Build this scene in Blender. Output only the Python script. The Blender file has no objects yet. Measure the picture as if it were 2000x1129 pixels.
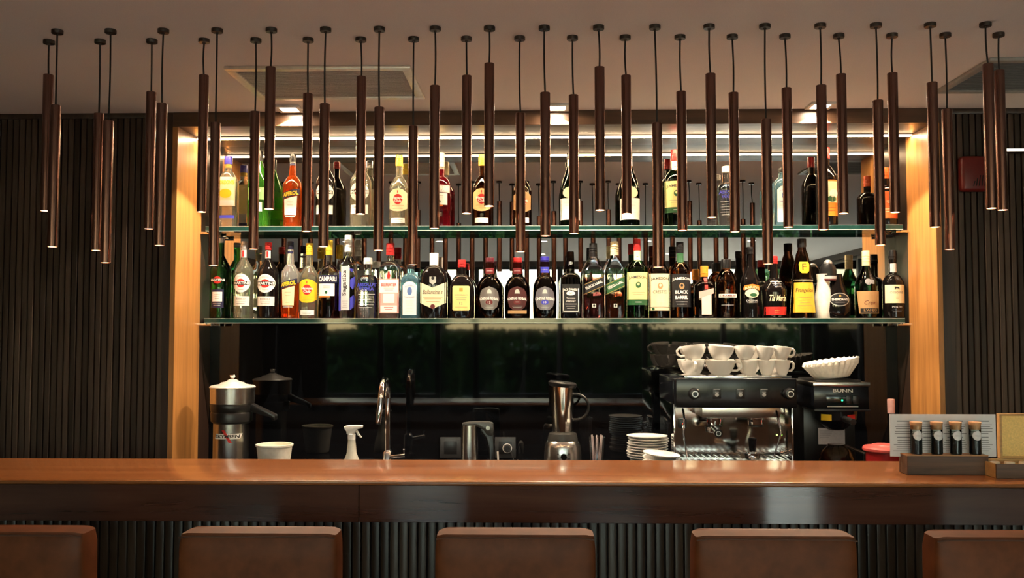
import bpy, bmesh, math, random
from mathutils import Vector, Matrix
random.seed(7)
PI = math.pi
scene = bpy.context.scene
COL = scene.collection

# ------------------------------------------------------------------ camera
F_PX, PITCH, YAW, EYE = 1780.0, 0.0470, 0.0235, 1.52
cd = bpy.data.cameras.new('camera'); cam = bpy.data.objects.new('camera', cd); COL.objects.link(cam)
cd.sensor_width = 36.0; cd.lens = F_PX / 2000 * 36.0; cd.clip_start = 0.02; cd.clip_end = 200
cam.location = (0, 0, EYE); cam.rotation_euler = (PI / 2 + PITCH, 0, YAW)
scene.camera = cam

# ------------------------------------------------------------------ world, sun, exposure
w = bpy.data.worlds.new('sky'); scene.world = w; w.use_nodes = True
nt = w.node_tree; nt.nodes.clear()
sky = nt.nodes.new('ShaderNodeTexSky'); sky.sky_type = 'NISHITA'; sky.sun_disc = False
sky.sun_elevation = math.radians(38); sky.sun_rotation = math.radians(200); sky.air_density = 1.3; sky.dust_density = 1.0
bg = nt.nodes.new('ShaderNodeBackground'); bg.inputs[1].default_value = 0.50
wo = nt.nodes.new('ShaderNodeOutputWorld')
nt.links.new(sky.outputs[0], bg.inputs[0]); nt.links.new(bg.outputs[0], wo.inputs[0])
sd = bpy.data.lights.new('sun', 'SUN'); sun = bpy.data.objects.new('sun', sd); COL.objects.link(sun)
sd.energy = 15.0; sd.color = (1.0, 0.95, 0.86); sd.angle = math.radians(1.0); sun.rotation_euler = Vector((-0.20, 0.78, -0.60)).to_track_quat('-Z', 'Y').to_euler(); sun.location = (0, 6, 12)
LED_STRIP, LED_TUBE, LED_SQUARE, LED_ROUND = 62.0, 72.0, 60.0, 22.0
LED_SIDE = 2.4
WARM = (1.0, 0.70, 0.40); WARM2 = (1.0, 0.56, 0.28); NEUTRAL = (1.0, 0.80, 0.58)
vs = scene.view_settings
vs.view_transform = 'Standard'; vs.look = 'None'; vs.gamma = 1.0; vs.exposure = 1.3; vs.use_curve_mapping = False

# ------------------------------------------------------------------ pixel / world helpers
CP, SP, CY, SY = math.cos(PITCH), math.sin(PITCH), math.cos(YAW), math.sin(YAW)
def at(px, py, Y):
    u = (px - 1000) / F_PX; v = -(py - 564.5) / F_PX
    y1 = CP - SP * v; z1 = SP + CP * v
    X, Yd = CY * u - SY * y1, SY * u + CY * y1
    k = Y / Yd
    return Vector((X * k, Y, EYE + z1 * k))

Y_WALL, Y_MIR, Y_SHELF, Y_BOT = 3.77, 4.178, 4.015, 4.068
Z_CEIL, Z_SOF = EYE + 0.922, EYE + 0.861
X_L, X_R = -1.492, 1.650
Y_ROOM, X_ROOM_L, X_ROOM_R = -3.53, -3.55, 3.60
Y_BARF, Y_BARB = 2.576, 3.01
Z_BAR = at(1000, 940.5, Y_BARF).z
Z_CNT = 0.92
Z_SH1 = at(1000, 441, Y_SHELF).z; Z_SH2 = at(1000, 622, Y_SHELF).z
SHT = 0.021

# ------------------------------------------------------------------ materials
MATS = {}
def mat(name, col, rough=0.5, metal=0.0, var=0.08, scale=60.0, stretch=(1, 1, 1), emit=None, es=0.0, trans=0.0, ior=1.45,
        coat=0.0, bump=0.0, spec=0.5, rand=0.0, sheen=0.0):
    if name in MATS: return MATS[name]
    m = bpy.data.materials.new(name); m.use_nodes = True; n = m.node_tree.nodes; l = m.node_tree.links
    b = n['Principled BSDF']
    b.inputs['Roughness'].default_value = rough; b.inputs['Metallic'].default_value = metal
    b.inputs['IOR'].default_value = ior; b.inputs['Transmission Weight'].default_value = trans
    b.inputs['Coat Weight'].default_value = coat; b.inputs['Coat Roughness'].default_value = 0.12
    b.inputs['Specular IOR Level'].default_value = spec
    tc = n.new('ShaderNodeTexCoord'); mp = n.new('ShaderNodeMapping'); mp.inputs['Scale'].default_value = stretch
    nz = n.new('ShaderNodeTexNoise'); nz.inputs['Scale'].default_value = scale; nz.inputs['Detail'].default_value = 4
    l.new(tc.outputs['Object'], mp.inputs[0]); l.new(mp.outputs[0], nz.inputs['Vector'])
    rp = n.new('ShaderNodeValToRGB')
    rp.color_ramp.elements[0].position = 0.3; rp.color_ramp.elements[1].position = 0.7
    rp.color_ramp.elements[0].color = tuple(max(0, c * (1 - var)) for c in col[:3]) + (1,)
    rp.color_ramp.elements[1].color = tuple(min(1, c * (1 + var)) for c in col[:3]) + (1,)
    l.new(nz.outputs['Fac'], rp.inputs[0])
    out = rp.outputs[0]
    if rand > 0:
        oi = n.new('ShaderNodeObjectInfo'); mr = n.new('ShaderNodeMapRange')
        mr.inputs['To Min'].default_value = 1 - rand; mr.inputs['To Max'].default_value = 1 + rand
        l.new(oi.outputs['Random'], mr.inputs['Value'])
        mx = n.new('ShaderNodeMix'); mx.data_type = 'RGBA'; mx.blend_type = 'MULTIPLY'; mx.inputs['Factor'].default_value = 1
        l.new(out, mx.inputs['A']); l.new(mr.outputs[0], mx.inputs['B']); out = mx.outputs['Result']
    l.new(out, b.inputs['Base Color'])
    if bump > 0:
        bp = n.new('ShaderNodeBump'); bp.inputs['Strength'].default_value = bump; bp.inputs['Distance'].default_value = 0.002
        l.new(nz.outputs['Fac'], bp.inputs['Height']); l.new(bp.outputs[0], b.inputs['Normal'])
    if emit:
        b.inputs['Emission Color'].default_value = tuple(emit) + (1,); b.inputs['Emission Strength'].default_value = es
    MATS[name] = m
    return m

def wood(name, c0, c1, rough, axis='z', scale=7.0, coat=0.0, rand=0.0, bump=0.05, spec=0.5):
    if name in MATS: return MATS[name]
    m = bpy.data.materials.new(name); m.use_nodes = True; n = m.node_tree.nodes; l = m.node_tree.links
    b = n['Principled BSDF']; b.inputs['Roughness'].default_value = rough
    b.inputs['Coat Weight'].default_value = coat; b.inputs['Coat Roughness'].default_value = 0.15; b.inputs['Specular IOR Level'].default_value = spec
    tc = n.new('ShaderNodeTexCoord'); mp = n.new('ShaderNodeMapping')
    st = {'x': (0.06, 1, 1), 'y': (1, 0.06, 1), 'z': (1, 1, 0.06)}[axis]
    mp.inputs['Scale'].default_value = tuple(s * scale for s in st)
    l.new(tc.outputs['Object'], mp.inputs[0])
    nz = n.new('ShaderNodeTexNoise'); nz.inputs['Scale'].default_value = 5; nz.inputs['Detail'].default_value = 7; nz.inputs['Roughness'].default_value = 0.62
    nz.inputs['Distortion'].default_value = 0.4
    l.new(mp.outputs[0], nz.inputs['Vector'])
    rp = n.new('ShaderNodeValToRGB'); e = rp.color_ramp.elements
    e[0].position = 0.33; e[0].color = tuple(c0) + (1,); e[1].position = 0.68; e[1].color = tuple(c1) + (1,)
    l.new(nz.outputs['Fac'], rp.inputs[0]); out = rp.outputs[0]
    if rand > 0:
        oi = n.new('ShaderNodeObjectInfo'); mr = n.new('ShaderNodeMapRange')
        mr.inputs['To Min'].default_value = 1 - rand; mr.inputs['To Max'].default_value = 1 + rand
        l.new(oi.outputs['Random'], mr.inputs['Value'])
        mx = n.new('ShaderNodeMix'); mx.data_type = 'RGBA'; mx.blend_type = 'MULTIPLY'; mx.inputs['Factor'].default_value = 1
        l.new(out, mx.inputs['A']); l.new(mr.outputs[0], mx.inputs['B']); out = mx.outputs['Result']
    l.new(out, b.inputs['Base Color'])
    bp = n.new('ShaderNodeBump'); bp.inputs['Strength'].default_value = bump; bp.inputs['Distance'].default_value = 0.001
    l.new(nz.outputs['Fac'], bp.inputs['Height']); l.new(bp.outputs[0], b.inputs['Normal'])
    MATS[name] = m
    return m

def emitter(name, col, strength):
    if name in MATS: return MATS[name]
    m = bpy.data.materials.new(name); m.use_nodes = True; n = m.node_tree.nodes; l = m.node_tree.links
    n.clear(); e = n.new('ShaderNodeEmission'); o = n.new('ShaderNodeOutputMaterial')
    e.inputs[0].default_value = tuple(col) + (1,); e.inputs[1].default_value = strength
    l.new(e.outputs[0], o.inputs[0]); MATS[name] = m
    return m

def sheet_glass(name, tint=(0.93, 0.98, 0.96), ior=1.5):
    """thin clear sheet: lets light straight through, mirrors by Fresnel"""
    if name in MATS: return MATS[name]
    m = bpy.data.materials.new(name); m.use_nodes = True; n = m.node_tree.nodes; l = m.node_tree.links
    n.clear(); t = n.new('ShaderNodeBsdfTransparent'); g = n.new('ShaderNodeBsdfGlossy'); f = n.new('ShaderNodeFresnel')
    x = n.new('ShaderNodeMixShader'); o = n.new('ShaderNodeOutputMaterial')
    t.inputs[0].default_value = tuple(tint) + (1,); g.inputs['Roughness'].default_value = 0.0; f.inputs[0].default_value = ior
    l.new(f.outputs[0], x.inputs[0]); l.new(t.outputs[0], x.inputs[1]); l.new(g.outputs[0], x.inputs[2]); l.new(x.outputs[0], o.inputs[0])
    MATS[name] = m
    return m

def liquid_glass(name, col, level=None, top=(0.96, 0.97, 0.95), rough=0.0, tr=1.0):
    """bottle glass filled with a coloured liquid up to a level (metres above the base)"""
    if name in MATS: return MATS[name]
    m = bpy.data.materials.new(name); m.use_nodes = True; n = m.node_tree.nodes; l = m.node_tree.links
    b = n['Principled BSDF']; b.inputs['Roughness'].default_value = rough; b.inputs['Transmission Weight'].default_value = tr
    b.inputs['IOR'].default_value = 1.42
    if level is None: b.inputs['Base Color'].default_value = tuple(col) + (1,)
    else:
        tc = n.new('ShaderNodeTexCoord'); sp = n.new('ShaderNodeSeparateXYZ'); l.new(tc.outputs['Object'], sp.inputs[0])
        gt = n.new('ShaderNodeMapRange'); gt.inputs['From Min'].default_value = level - 0.0006; gt.inputs['From Max'].default_value = level + 0.0006
        l.new(sp.outputs['Z'], gt.inputs['Value'])
        mx = n.new('ShaderNodeMix'); mx.data_type = 'RGBA'
        mx.inputs['A'].default_value = tuple(col) + (1,); mx.inputs['B'].default_value = tuple(top) + (1,)
        l.new(gt.outputs[0], mx.inputs['Factor']); l.new(mx.outputs['Result'], b.inputs['Base Color'])
    MATS[name] = m
    return m

# ------------------------------------------------------------------ mesh builder
def root_of(o):
    while o.parent: o = o.parent
    return o

class MB:
    def __init__(s): s.v = []; s.f = []; s.mi = []
    def _add(s, vs, fs, mi=0):
        k = len(s.v); s.v += [tuple(p) for p in vs]; s.f += [tuple(i + k for i in q) for q in fs]; s.mi += [mi] * len(fs)
        return s
    def box(s, x0, x1, y0, y1, z0, z1, mi=0):
        v = [(x, y, z) for z in (z0, z1) for y in (y0, y1) for x in (x0, x1)]
        return s._add(v, [(0, 2, 3, 1), (4, 5, 7, 6), (0, 1, 5, 4), (2, 6, 7, 3), (0, 4, 6, 2), (1, 3, 7, 5)], mi)
    def loft(s, loops, cap0=True, cap1=True, mi=0):
        n = len(loops[0]); v = [p for L in loops for p in L]; f = []
        for i in range(len(loops) - 1):
            for j in range(n):
                a = i * n + j; b = i * n + (j + 1) % n
                f.append((a, b, b + n, a + n))
        if cap0: f.append(tuple(range(n - 1, -1, -1)))
        if cap1: f.append(tuple((len(loops) - 1) * n + j for j in range(n)))
        return s._add(v, f, mi)
    def lathe(s, prof, cx, cy, n=24, cap0=True, cap1=True, z0=0.0, mi=0):
        loops = [[(cx + r * math.cos(2 * PI * j / n), cy + r * math.sin(2 * PI * j / n), z0 + z) for j in range(n)] for r, z in prof]
        return s.loft(loops, cap0, cap1, mi)
    def cyl(s, cx, cy, z0, z1, r, n=20, r2=None, mi=0):
        return s.lathe([(r, z0), (r if r2 is None else r2, z1)], cx, cy, n, mi=mi)
    def tube(s, pts, r, n=8, caps=True, mi=0):
        pts = [Vector(p) for p in pts]; loops = []
        up = Vector((0, 0, 1)); ref = None
        for i, p in enumerate(pts):
            d = (pts[min(i + 1, len(pts) - 1)] - pts[max(i - 1, 0)]).normalized()
            if ref is None:
                ref = d.orthogonal().normalized()
            else:
                ref = (ref - d * ref.dot(d)).normalized()
            bi = d.cross(ref)
            rr = r[i] if isinstance(r, (list, tuple)) else r
            loops.append([p + (ref * math.cos(2 * PI * j / n) + bi * math.sin(2 * PI * j / n)) * rr for j in range(n)])
        return s.loft(loops, caps, caps, mi)
    def rod(s, a, b, r, n=12, r2=None, mi=0):
        return s.tube([a, b], [r, r if r2 is None else r2], n, mi=mi)
    def prism(s, poly, y0, y1, mi=0):
        """poly of (x,z), extruded along y"""
        return s.loft([[(x, y0, z) for x, z in poly], [(x, y1, z) for x, z in poly]], True, True, mi)
    def prism_x(s, poly, x0, x1, mi=0):
        """poly of (y,z), extruded along x"""
        return s.loft([[(x0, y, z) for y, z in poly], [(x1, y, z) for y, z in poly]], True, True, mi)
    def mesh(s, name, m, off=(0, 0, 0), smooth=True, bev=0.0, ang=35, seg=2):
        me = bpy.data.meshes.new(name)
        ox, oy, oz = off
        me.from_pydata([(x - ox, y - oy, z - oz) for x, y, z in s.v], [], s.f)
        for mm in (m if isinstance(m, (list, tuple)) else [m]): me.materials.append(mm)
        if any(s.mi):
            for p, i in zip(me.polygons, s.mi): p.material_index = i
        bm = bmesh.new(); bm.from_mesh(me)
        bmesh.ops.recalc_face_normals(bm, faces=bm.faces)
        if bev > 0:
            ed = [e for e in bm.edges if len(e.link_faces) == 2 and e.calc_face_angle(0) > math.radians(ang)]
            bmesh.ops.bevel(bm, geom=ed, offset=bev, segments=seg, profile=0.5, affect='EDGES', clamp_overlap=True)
        bm.to_mesh(me); bm.free()
        if smooth:
            for p in me.polygons: p.use_smooth = True
            me.set_sharp_from_angle(angle=math.radians(ang))
        return me
    def build(s, name, m, parent=None, loc=None, **k):
        if parent is not None:
            off = root_of(parent).location
        else:
            off = loc if loc is not None else s.base()
        o = bpy.data.objects.new(name, s.mesh(name, m, off, **k)); COL.objects.link(o)
        if parent is not None: o.parent = parent
        else: o.location = off
        return o
    def base(s):
        xs = [p[0] for p in s.v]; ys = [p[1] for p in s.v]; zs = [p[2] for p in s.v]
        return Vector(((min(xs) + max(xs)) / 2, (min(ys) + max(ys)) / 2, min(zs)))

def tag(o, label=None, cat=None, group=None, kind=None):
    if label: o['label'] = label
    if cat: o['category'] = cat
    if group: o['group'] = group
    if kind: o['kind'] = kind
    return o
def thing(name, loc, label, cat, group=None, kind=None):
    o = bpy.data.objects.new(name, None); COL.objects.link(o); o.location = Vector(loc); o.empty_display_size = 0.05
    return tag(o, label, cat, group, kind)
def copy_obj(src, parent, loc):
    c = src.copy(); COL.objects.link(c); c.parent = parent; c.location = loc
    return c
ORD = ['first', 'second', 'third', 'fourth', 'fifth', 'sixth', 'seventh', 'eighth', 'ninth', 'tenth', 'eleventh', 'twelfth', 'thirteenth',
       'fourteenth', 'fifteenth', 'sixteenth', 'seventeenth', 'eighteenth', 'nineteenth', 'twentieth']

# ------------------------------------------------------------------ flat lettering
TXT = {}
def text_geo(s, bold=0.0):
    k = (s, bold)
    if k in TXT: return TXT[k]
    cu = bpy.data.curves.new('t', 'FONT'); cu.body = s; cu.size = 1.0; cu.resolution_u = 2; cu.offset = bold
    ob = bpy.data.objects.new('t', cu); COL.objects.link(ob)
    dg = bpy.context.evaluated_depsgraph_get(); me = bpy.data.meshes.new_from_object(ob.evaluated_get(dg))
    vs = [(v.co.x, v.co.y) for v in me.vertices]; fs = [tuple(p.vertices) for p in me.polygons]
    bpy.data.objects.remove(ob); bpy.data.curves.remove(cu); bpy.data.meshes.remove(me)
    x0 = min(v[0] for v in vs); x1 = max(v[0] for v in vs); y0 = min(v[1] for v in vs); y1 = max(v[1] for v in vs)
    vs = [((x - (x0 + x1) / 2) / (x1 - x0), (y - (y0 + y1) / 2) / (y1 - y0)) for x, y in vs]
    TXT[k] = (vs, fs)
    return TXT[k]
def flat_text(name, s, centre, wid, hei, m, parent, rot=0.0, bold=0.0, shear=0.0, plane='xz'):
    vs, fs = text_geo(s, bold); c, sn = math.cos(rot), math.sin(rot); b = MB(); out = []
    for x, y in vs:
        x2 = x * wid + shear * y * hei; y2 = y * hei
        x3, y3 = c * x2 - sn * y2, sn * x2 + c * y2
        out.append((centre[0] + x3, centre[1], centre[2] + y3))
    b._add(out, fs)
    return b.build(name, m, parent, smooth=False)
# ------------------------------------------------------------------ shared materials
M_CEIL = mat('painted_ceiling', (0.78, 0.71, 0.68), 0.85, scale=300, var=0.05, bump=0.03)
M_WALLP = mat('painted_wall', (0.42, 0.36, 0.31), 0.8)
M_FLOOR = mat('polished_floor_tile', (0.20, 0.195, 0.185), 0.07, scale=3, var=0.15)
M_SLAT = wood('dark_slat_wood', (0.036, 0.023, 0.016), (0.078, 0.053, 0.039), 0.42, 'z', 9, rand=0.5, spec=0.3)
M_BACKING = mat('black_backing', (0.008, 0.006, 0.005), 0.8)
M_TRIM = wood('dark_trim_wood', (0.022, 0.012, 0.008), (0.05, 0.026, 0.017), 0.38, 'z', 8)
M_HEADER = wood('header_wood', (0.05, 0.024, 0.012), (0.11, 0.055, 0.028), 0.35, 'x', 8)
M_HONEY = wood('honey_oak_veneer', (0.30, 0.125, 0.034), (0.50, 0.235, 0.068), 0.36, 'z', 7)
M_SOFFIT = wood('soffit_walnut', (0.07, 0.040, 0.022), (0.14, 0.082, 0.046), 0.30, 'x', 7)
M_BARTOP = wood('bar_top_wood', (0.17, 0.054, 0.014), (0.29, 0.108, 0.032), 0.24, 'x', 4, coat=0.25)
M_FASCIA_SHADED = wood('bar_wood_shaded', (0.034, 0.014, 0.010), (0.066, 0.028, 0.019), 0.16, 'x', 4, coat=0.6, bump=0.01)  # bar top wood darkened: shade of the unlit vertical face put into the colour
M_BARSLAT = wood('bar_slat_wood', (0.022, 0.0155, 0.0105), (0.052, 0.038, 0.026), 0.32, 'z', 9, rand=0.5, spec=0.2)
M_MIRROR = mat('smoked_mirror', (0.54, 0.53, 0.51), 0.0, 1.0, var=0.0)
M_BLACKGLASS = mat('black_glass', (0.004, 0.0045, 0.006), 0.03, 0.0, var=0.0, spec=0.5)
M_STONE = mat('black_granite', (0.012, 0.012, 0.013), 0.15, scale=400, var=0.5)
M_SHEET = sheet_glass('clear_sheet_glass')
M_SHELFG = sheet_glass('shelf_glass', (0.95, 0.985, 0.97), 1.55)
M_SHELFEDGE = mat('glass_green_edge', (0.010, 0.040, 0.034), 0.06, var=0.3, scale=20)
M_ARRIS_GLINT = mat('glass_arris_glint', (0.50, 0.60, 0.55), 0.15, var=0.05)
M_CHROME = mat('chrome', (0.82, 0.82, 0.83), 0.07, 1.0, var=0.02)
M_STEEL = mat('brushed_steel', (0.60, 0.585, 0.56), 0.24, 1.0, var=0.06, stretch=(1, 1, 30))
M_BLACKPL = mat('black_plastic', (0.012, 0.012, 0.013), 0.32)
M_BLACKGL = mat('black_gloss', (0.006, 0.007, 0.010), 0.2, spec=0.4)
M_WHITE = mat('white_porcelain', (0.80, 0.78, 0.74), 0.16, var=0.02)
M_PAPERW = mat('white_paper', (0.85, 0.84, 0.80), 0.7, var=0.02)
M_INK = mat('black_ink', (0.012, 0.012, 0.013), 0.6)
M_GREYINK = mat('grey_ink', (0.075, 0.07, 0.07), 0.7)
M_FRAME = mat('dark_window_frame', (0.02, 0.022, 0.025), 0.4)

# ------------------------------------------------------------------ the room
def struct(name, mb, m, **k):
    o = mb.build(name, m, **k); o['kind'] = 'structure'
    return o
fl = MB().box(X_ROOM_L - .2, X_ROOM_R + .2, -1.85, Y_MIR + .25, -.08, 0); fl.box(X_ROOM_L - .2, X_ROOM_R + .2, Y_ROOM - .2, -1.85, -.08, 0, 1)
struct('floor', fl, [M_FLOOR, mat('pale_bounce_floor', (0.62, 0.60, 0.56), 0.2, scale=4, var=0.06)], smooth=False)  # pale zone by the windows added to bounce daylight onto the ceiling
struct('ceiling', MB().box(X_ROOM_L - .2, X_ROOM_R + .2, Y_ROOM - .2, Y_MIR + .25, Z_CEIL, Z_CEIL + .12), M_CEIL, smooth=False)
XFL = at(321, 500, Y_WALL).x; XFR = at(1861, 500, Y_WALL).x      # outer edges of the dark frame round the niche
bw = MB()
bw.box(X_ROOM_L, XFL, Y_WALL + .016, Y_WALL + .10, 0, Z_CEIL); bw.box(XFR, X_ROOM_R, Y_WALL + .016, Y_WALL + .10, 0, Z_CEIL)
bw.box(X_L - .03, X_R + .03, Y_MIR + .02, Y_MIR + .12, 0, Z_CEIL)
wall_back = struct('wall_back', bw, M_BACKING, smooth=False)
ZS1 = Z_CEIL - .022
sm = MB().box(-.0105, .0105, 0, .018, 0, ZS1).mesh('slat', M_SLAT, bev=.0015, seg=1)
def slat_run(x0, x1, step, me, parent, y, z, jit=0.0):
    n = int(abs(x1 - x0) / step); s = 1 if x1 > x0 else -1; off = root_of(parent).location
    for i in range(n):
        o = bpy.data.objects.new('slat', me); COL.objects.link(o); o.parent = parent
        o.location = Vector((x0 + s * step * (i + .5), y + random.uniform(-jit, jit), z)) - off
slat_run(XFL, -3.2, .0262, sm, wall_back, Y_WALL, 0, .0012)
slat_run(XFR, 3.3, .0262, sm, wall_back, Y_WALL, 0, .0012)
struct('trim_1', MB().box(-3.25, XFL, Y_WALL - .004, Y_WALL + .03, ZS1, Z_CEIL), M_TRIM, bev=.001)
struct('trim_2', MB().box(XFR, 3.35, Y_WALL - .004, Y_WALL + .03, ZS1, Z_CEIL), M_TRIM, bev=.001)
# other walls: left, right (window), front (window wall behind the viewer)
struct('wall_left', MB().box(X_ROOM_L - .1, X_ROOM_L, Y_ROOM, Y_MIR, 0, Z_CEIL), mat('brown_wall', (0.20, 0.13, 0.09), 0.6), smooth=False)
SILL, LINT = 0.68, Z_CEIL - .07
wf = MB(); wf.box(X_ROOM_L, -1.25, Y_ROOM - .15, Y_ROOM, 0, SILL); wf.box(-.75, 1.45, Y_ROOM - .15, Y_ROOM, 0, SILL); wf.box(X_ROOM_L, X_ROOM_R, Y_ROOM - .15, Y_ROOM, LINT, Z_CEIL)
wf.box(X_ROOM_L, -2.75, Y_ROOM - .15, Y_ROOM, SILL, LINT); wf.box(3.50, X_ROOM_R, Y_ROOM - .15, Y_ROOM, 0, LINT)
struct('wall_front', wf, mat('dark_brown_wall', (0.06, 0.045, 0.038), 0.5), smooth=False)
wr = MB(); wr.box(X_ROOM_R, X_ROOM_R + .15, Y_ROOM - .15, -.2, 0, SILL); wr.box(X_ROOM_R, X_ROOM_R + .15, Y_ROOM - .15, -.2, LINT, Z_CEIL)
wr.box(X_ROOM_R, X_ROOM_R + .15, -.2, Y_MIR, 0, Z_CEIL)
struct('wall_right', wr, MATS['dark_brown_wall'], smooth=False)
def window_y(name, x0, x1, z0, z1, y):
    fr = MB(); t = .035
    fr.box(x0, x1, y - .08, y - .02, z0, z0 + t); fr.box(x0, x1, y - .08, y - .02, z1 - t, z1)
    fr.box(x0, x0 + t, y - .08, y - .02, z0 + t, z1 - t); fr.box(x1 - t, x1, y - .08, y - .02, z0 + t, z1 - t)
    o = struct(name, fr, M_FRAME, bev=.002)
    MB().box(x0 + t, x1 - t, y - .053, y - .047, z0 + t, z1 - t).build('pane', M_SHEET, o, smooth=False)
    return o
for i, (x0, x1, z0) in enumerate(((-2.75, -2.0, SILL), (-2.0, -1.25, SILL), (-1.25, -.75, 0), (-.75, .35, SILL), (.35, 1.45, SILL))): window_y('window_%d' % (i + 1), x0, x1, z0, LINT, Y_ROOM)
window_y('door_1', 1.45, 2.47, 0.0, LINT, Y_ROOM); window_y('door_2', 2.47, 3.50, 0.0, LINT, Y_ROOM)
ys = [Y_ROOM, -1.9, -.2]
for i in range(2):
    fr = MB(); t = .035; X = X_ROOM_R
    y0, y1 = ys[i], ys[i + 1]
    fr.box(X + .02, X + .08, y0, y1, SILL, SILL + t); fr.box(X + .02, X + .08, y0, y1, LINT - t, LINT)
    fr.box(X + .02, X + .08, y0, y0 + t, SILL + t, LINT - t); fr.box(X + .02, X + .08, y1 - t, y1, SILL + t, LINT - t)
    o = struct('window_%d' % (6 + i), fr, M_FRAME, bev=.002)
    MB().box(X + .047, X + .053, y0 + t, y1 - t, SILL + t, LINT - t).build('pane', M_SHEET, o, smooth=False)

# outdoors, seen through the windows in the mirror, plus trees added to block sun
M_PAVE = mat('pale_paving', (0.50, 0.48, 0.44), 0.8, scale=2, var=0.12)
pg = MB().box(-22, 24, -26, Y_ROOM - .2, -.2, -.04).build('garden_paving', M_PAVE, smooth=False); pg['kind'] = 'structure'
pw = MB().box(X_ROOM_R + .2, 24, Y_ROOM - .2, 14, -.2, -.04).build('side_paving', M_PAVE, smooth=False); pw['kind'] = 'structure'
M_LEAF = mat('leaf_green', (0.055, 0.14, 0.022), 0.5, var=0.5, scale=3); M_BARK = mat('bark', (0.05, 0.035, 0.025), 0.8)
def tree(x, y, h, rad, label, nl=900, ls=1.0):
    t = thing('garden_tree', (x, y, 0), label, 'tree', 'trees outside the windows')
    MB().tube([(x, y, 0), (x + .05, y, h * .35), (x, y + .05, h * .75)], [.10, .08, .03], 8).build('trunk', M_BARK, t)
    c = MB(); rnd = random.Random(int(x * 10 + y * 7))
    for i in range(nl):
        a = rnd.uniform(0, 2 * PI); b = math.acos(rnd.uniform(-1, 1)); r = rad * rnd.uniform(.45, 1) * (1 + .25 * math.sin(3 * a) * math.sin(2 * b))
        p = Vector((x + r * math.sin(b) * math.cos(a), y + r * math.sin(b) * math.sin(a), h * .62 + r * .95 * math.cos(b)))
        d1 = Vector((rnd.gauss(0, 1), rnd.gauss(0, 1), rnd.gauss(0, 1))).normalized(); d2 = d1.orthogonal().normalized()
        l = rnd.uniform(.10, .2) * ls; ww = l * .5
        c._add([p - d1 * l, p + d2 * ww, p + d1 * l, p - d2 * ww], [(0, 1, 2, 3)])
    o = c.build('foliage', M_LEAF, t, smooth=False); o['kind'] = 'stuff'
for (x, y, h, r, lb) in ((-9.4, -9.5, 3.6, 1.5, 'round leafy tree at the left end of the garden'), (-2.9, -11.5, 3.0, 1.2, 'small leafy tree before the far hedge'),
                         (5.4, -9.6, 3.8, 1.4, 'leafy tree beyond the glass door'), (7.2, -6.5, 4.2, 2.0, 'large leafy tree outside the right-hand corner'),
                         (8.0, -1.5, 4.0, 1.9, 'leafy tree outside the side window'), (2.6, -15.5, 4.4, 1.3, 'tall leafy tree behind the far hedge')):
    tree(x, y, h, r, lb)
for (x, y, h, r, lb) in ((-4.9, -7.9, 7.2, 1.3, 'added sun-blocking tree left of the terrace'), (-1.7, -7.7, 7.4, 1.3, 'added sun-blocking tree in the middle of the terrace'), (1.4, -8.0, 7.4, 1.2, 'added sun-blocking tree right of the terrace')):
    tree(x, y, h, r, lb, 2600, 1.5)  # dense crowns added only to keep the sun off the left windows

def hedge(x0, x1, y0, y1, h, label):
    t = thing('garden_hedge', ((x0 + x1) / 2, (y0 + y1) / 2, 0), label, 'hedge', 'hedges outside the windows')
    rnd = random.Random(int(x0 * 9 + y0)); b = MB(); b.box(x0 + .12, x1 - .12, y0 + .12, y1 - .12, -.04, h - .12); b.build('stems', mat('hedge_core', (.012, .03, .008), .9), t, smooth=False)
    c = MB()
    for i in range(int(520 * (x1 - x0 + y1 - y0))):
        p = Vector((rnd.uniform(x0, x1), rnd.uniform(y0, y1), rnd.uniform(0, h)))
        f = rnd.randrange(3)
        if f == 0: p.y = y1 - rnd.uniform(0, .14)
        elif f == 1: p.z = h - rnd.uniform(0, .16)
        else: p.x = (x0 + rnd.uniform(0, .14)) if rnd.random() < .5 else (x1 - rnd.uniform(0, .14))
        d1 = Vector((rnd.gauss(0, 1), rnd.gauss(0, 1), rnd.gauss(0, 1))).normalized(); d2 = d1.orthogonal().normalized(); l = rnd.uniform(.06, .12)
        c._add([p - d1 * l, p + d2 * l * .5, p + d1 * l, p - d2 * l * .5], [(0, 1, 2, 3)])
    o = c.build('leaves', M_LEAF, t, smooth=False); o['kind'] = 'stuff'
hedge(-7.5, -1.2, -6.6, -5.9, 1.45, 'clipped green hedge outside the left windows'); hedge(-.6, 1.8, -6.5, -5.8, 1.30, 'clipped green hedge outside the middle windows')
hedge(-12, 10, -13.6, -12.9, 1.56, 'long clipped hedge along the far side of the garden'); hedge(4.3, 4.9, -8, 1.5, 1.4, 'clipped green hedge outside the side window')
# ------------------------------------------------------------------ niche of the back bar
ns = thing('back_bar_surround', ((X_L + X_R) / 2, Y_WALL, 0), 'wooden surround framing the bottle niche, honey veneer sides and dark outer frame', 'surround')
Y_SHADE = 4.045
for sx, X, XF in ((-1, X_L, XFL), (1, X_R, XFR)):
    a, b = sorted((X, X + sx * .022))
    p = MB().box(a, b, Y_WALL - .012, Y_SHADE, 0, Z_SOF).build('side_panel', M_HONEY, ns, bev=.0008, seg=1); p['label'] = 'honey coloured veneer side panel'
    MB().box(a, b, Y_SHADE, Y_MIR + .02, 0, Z_SOF).build('shaded_panel_rear', M_TRIM, ns, smooth=False)  # rear of the side panel, painted dark in place of its shade
    a, b = sorted((X + sx * .022, XF))
    MB().box(a, b, Y_WALL - .010, Y_WALL + .06, 0, Z_CEIL).build('frame_stile', M_TRIM, ns, bev=.001, seg=1)
xa, xb = X_L - .022, X_R + .022
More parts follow.
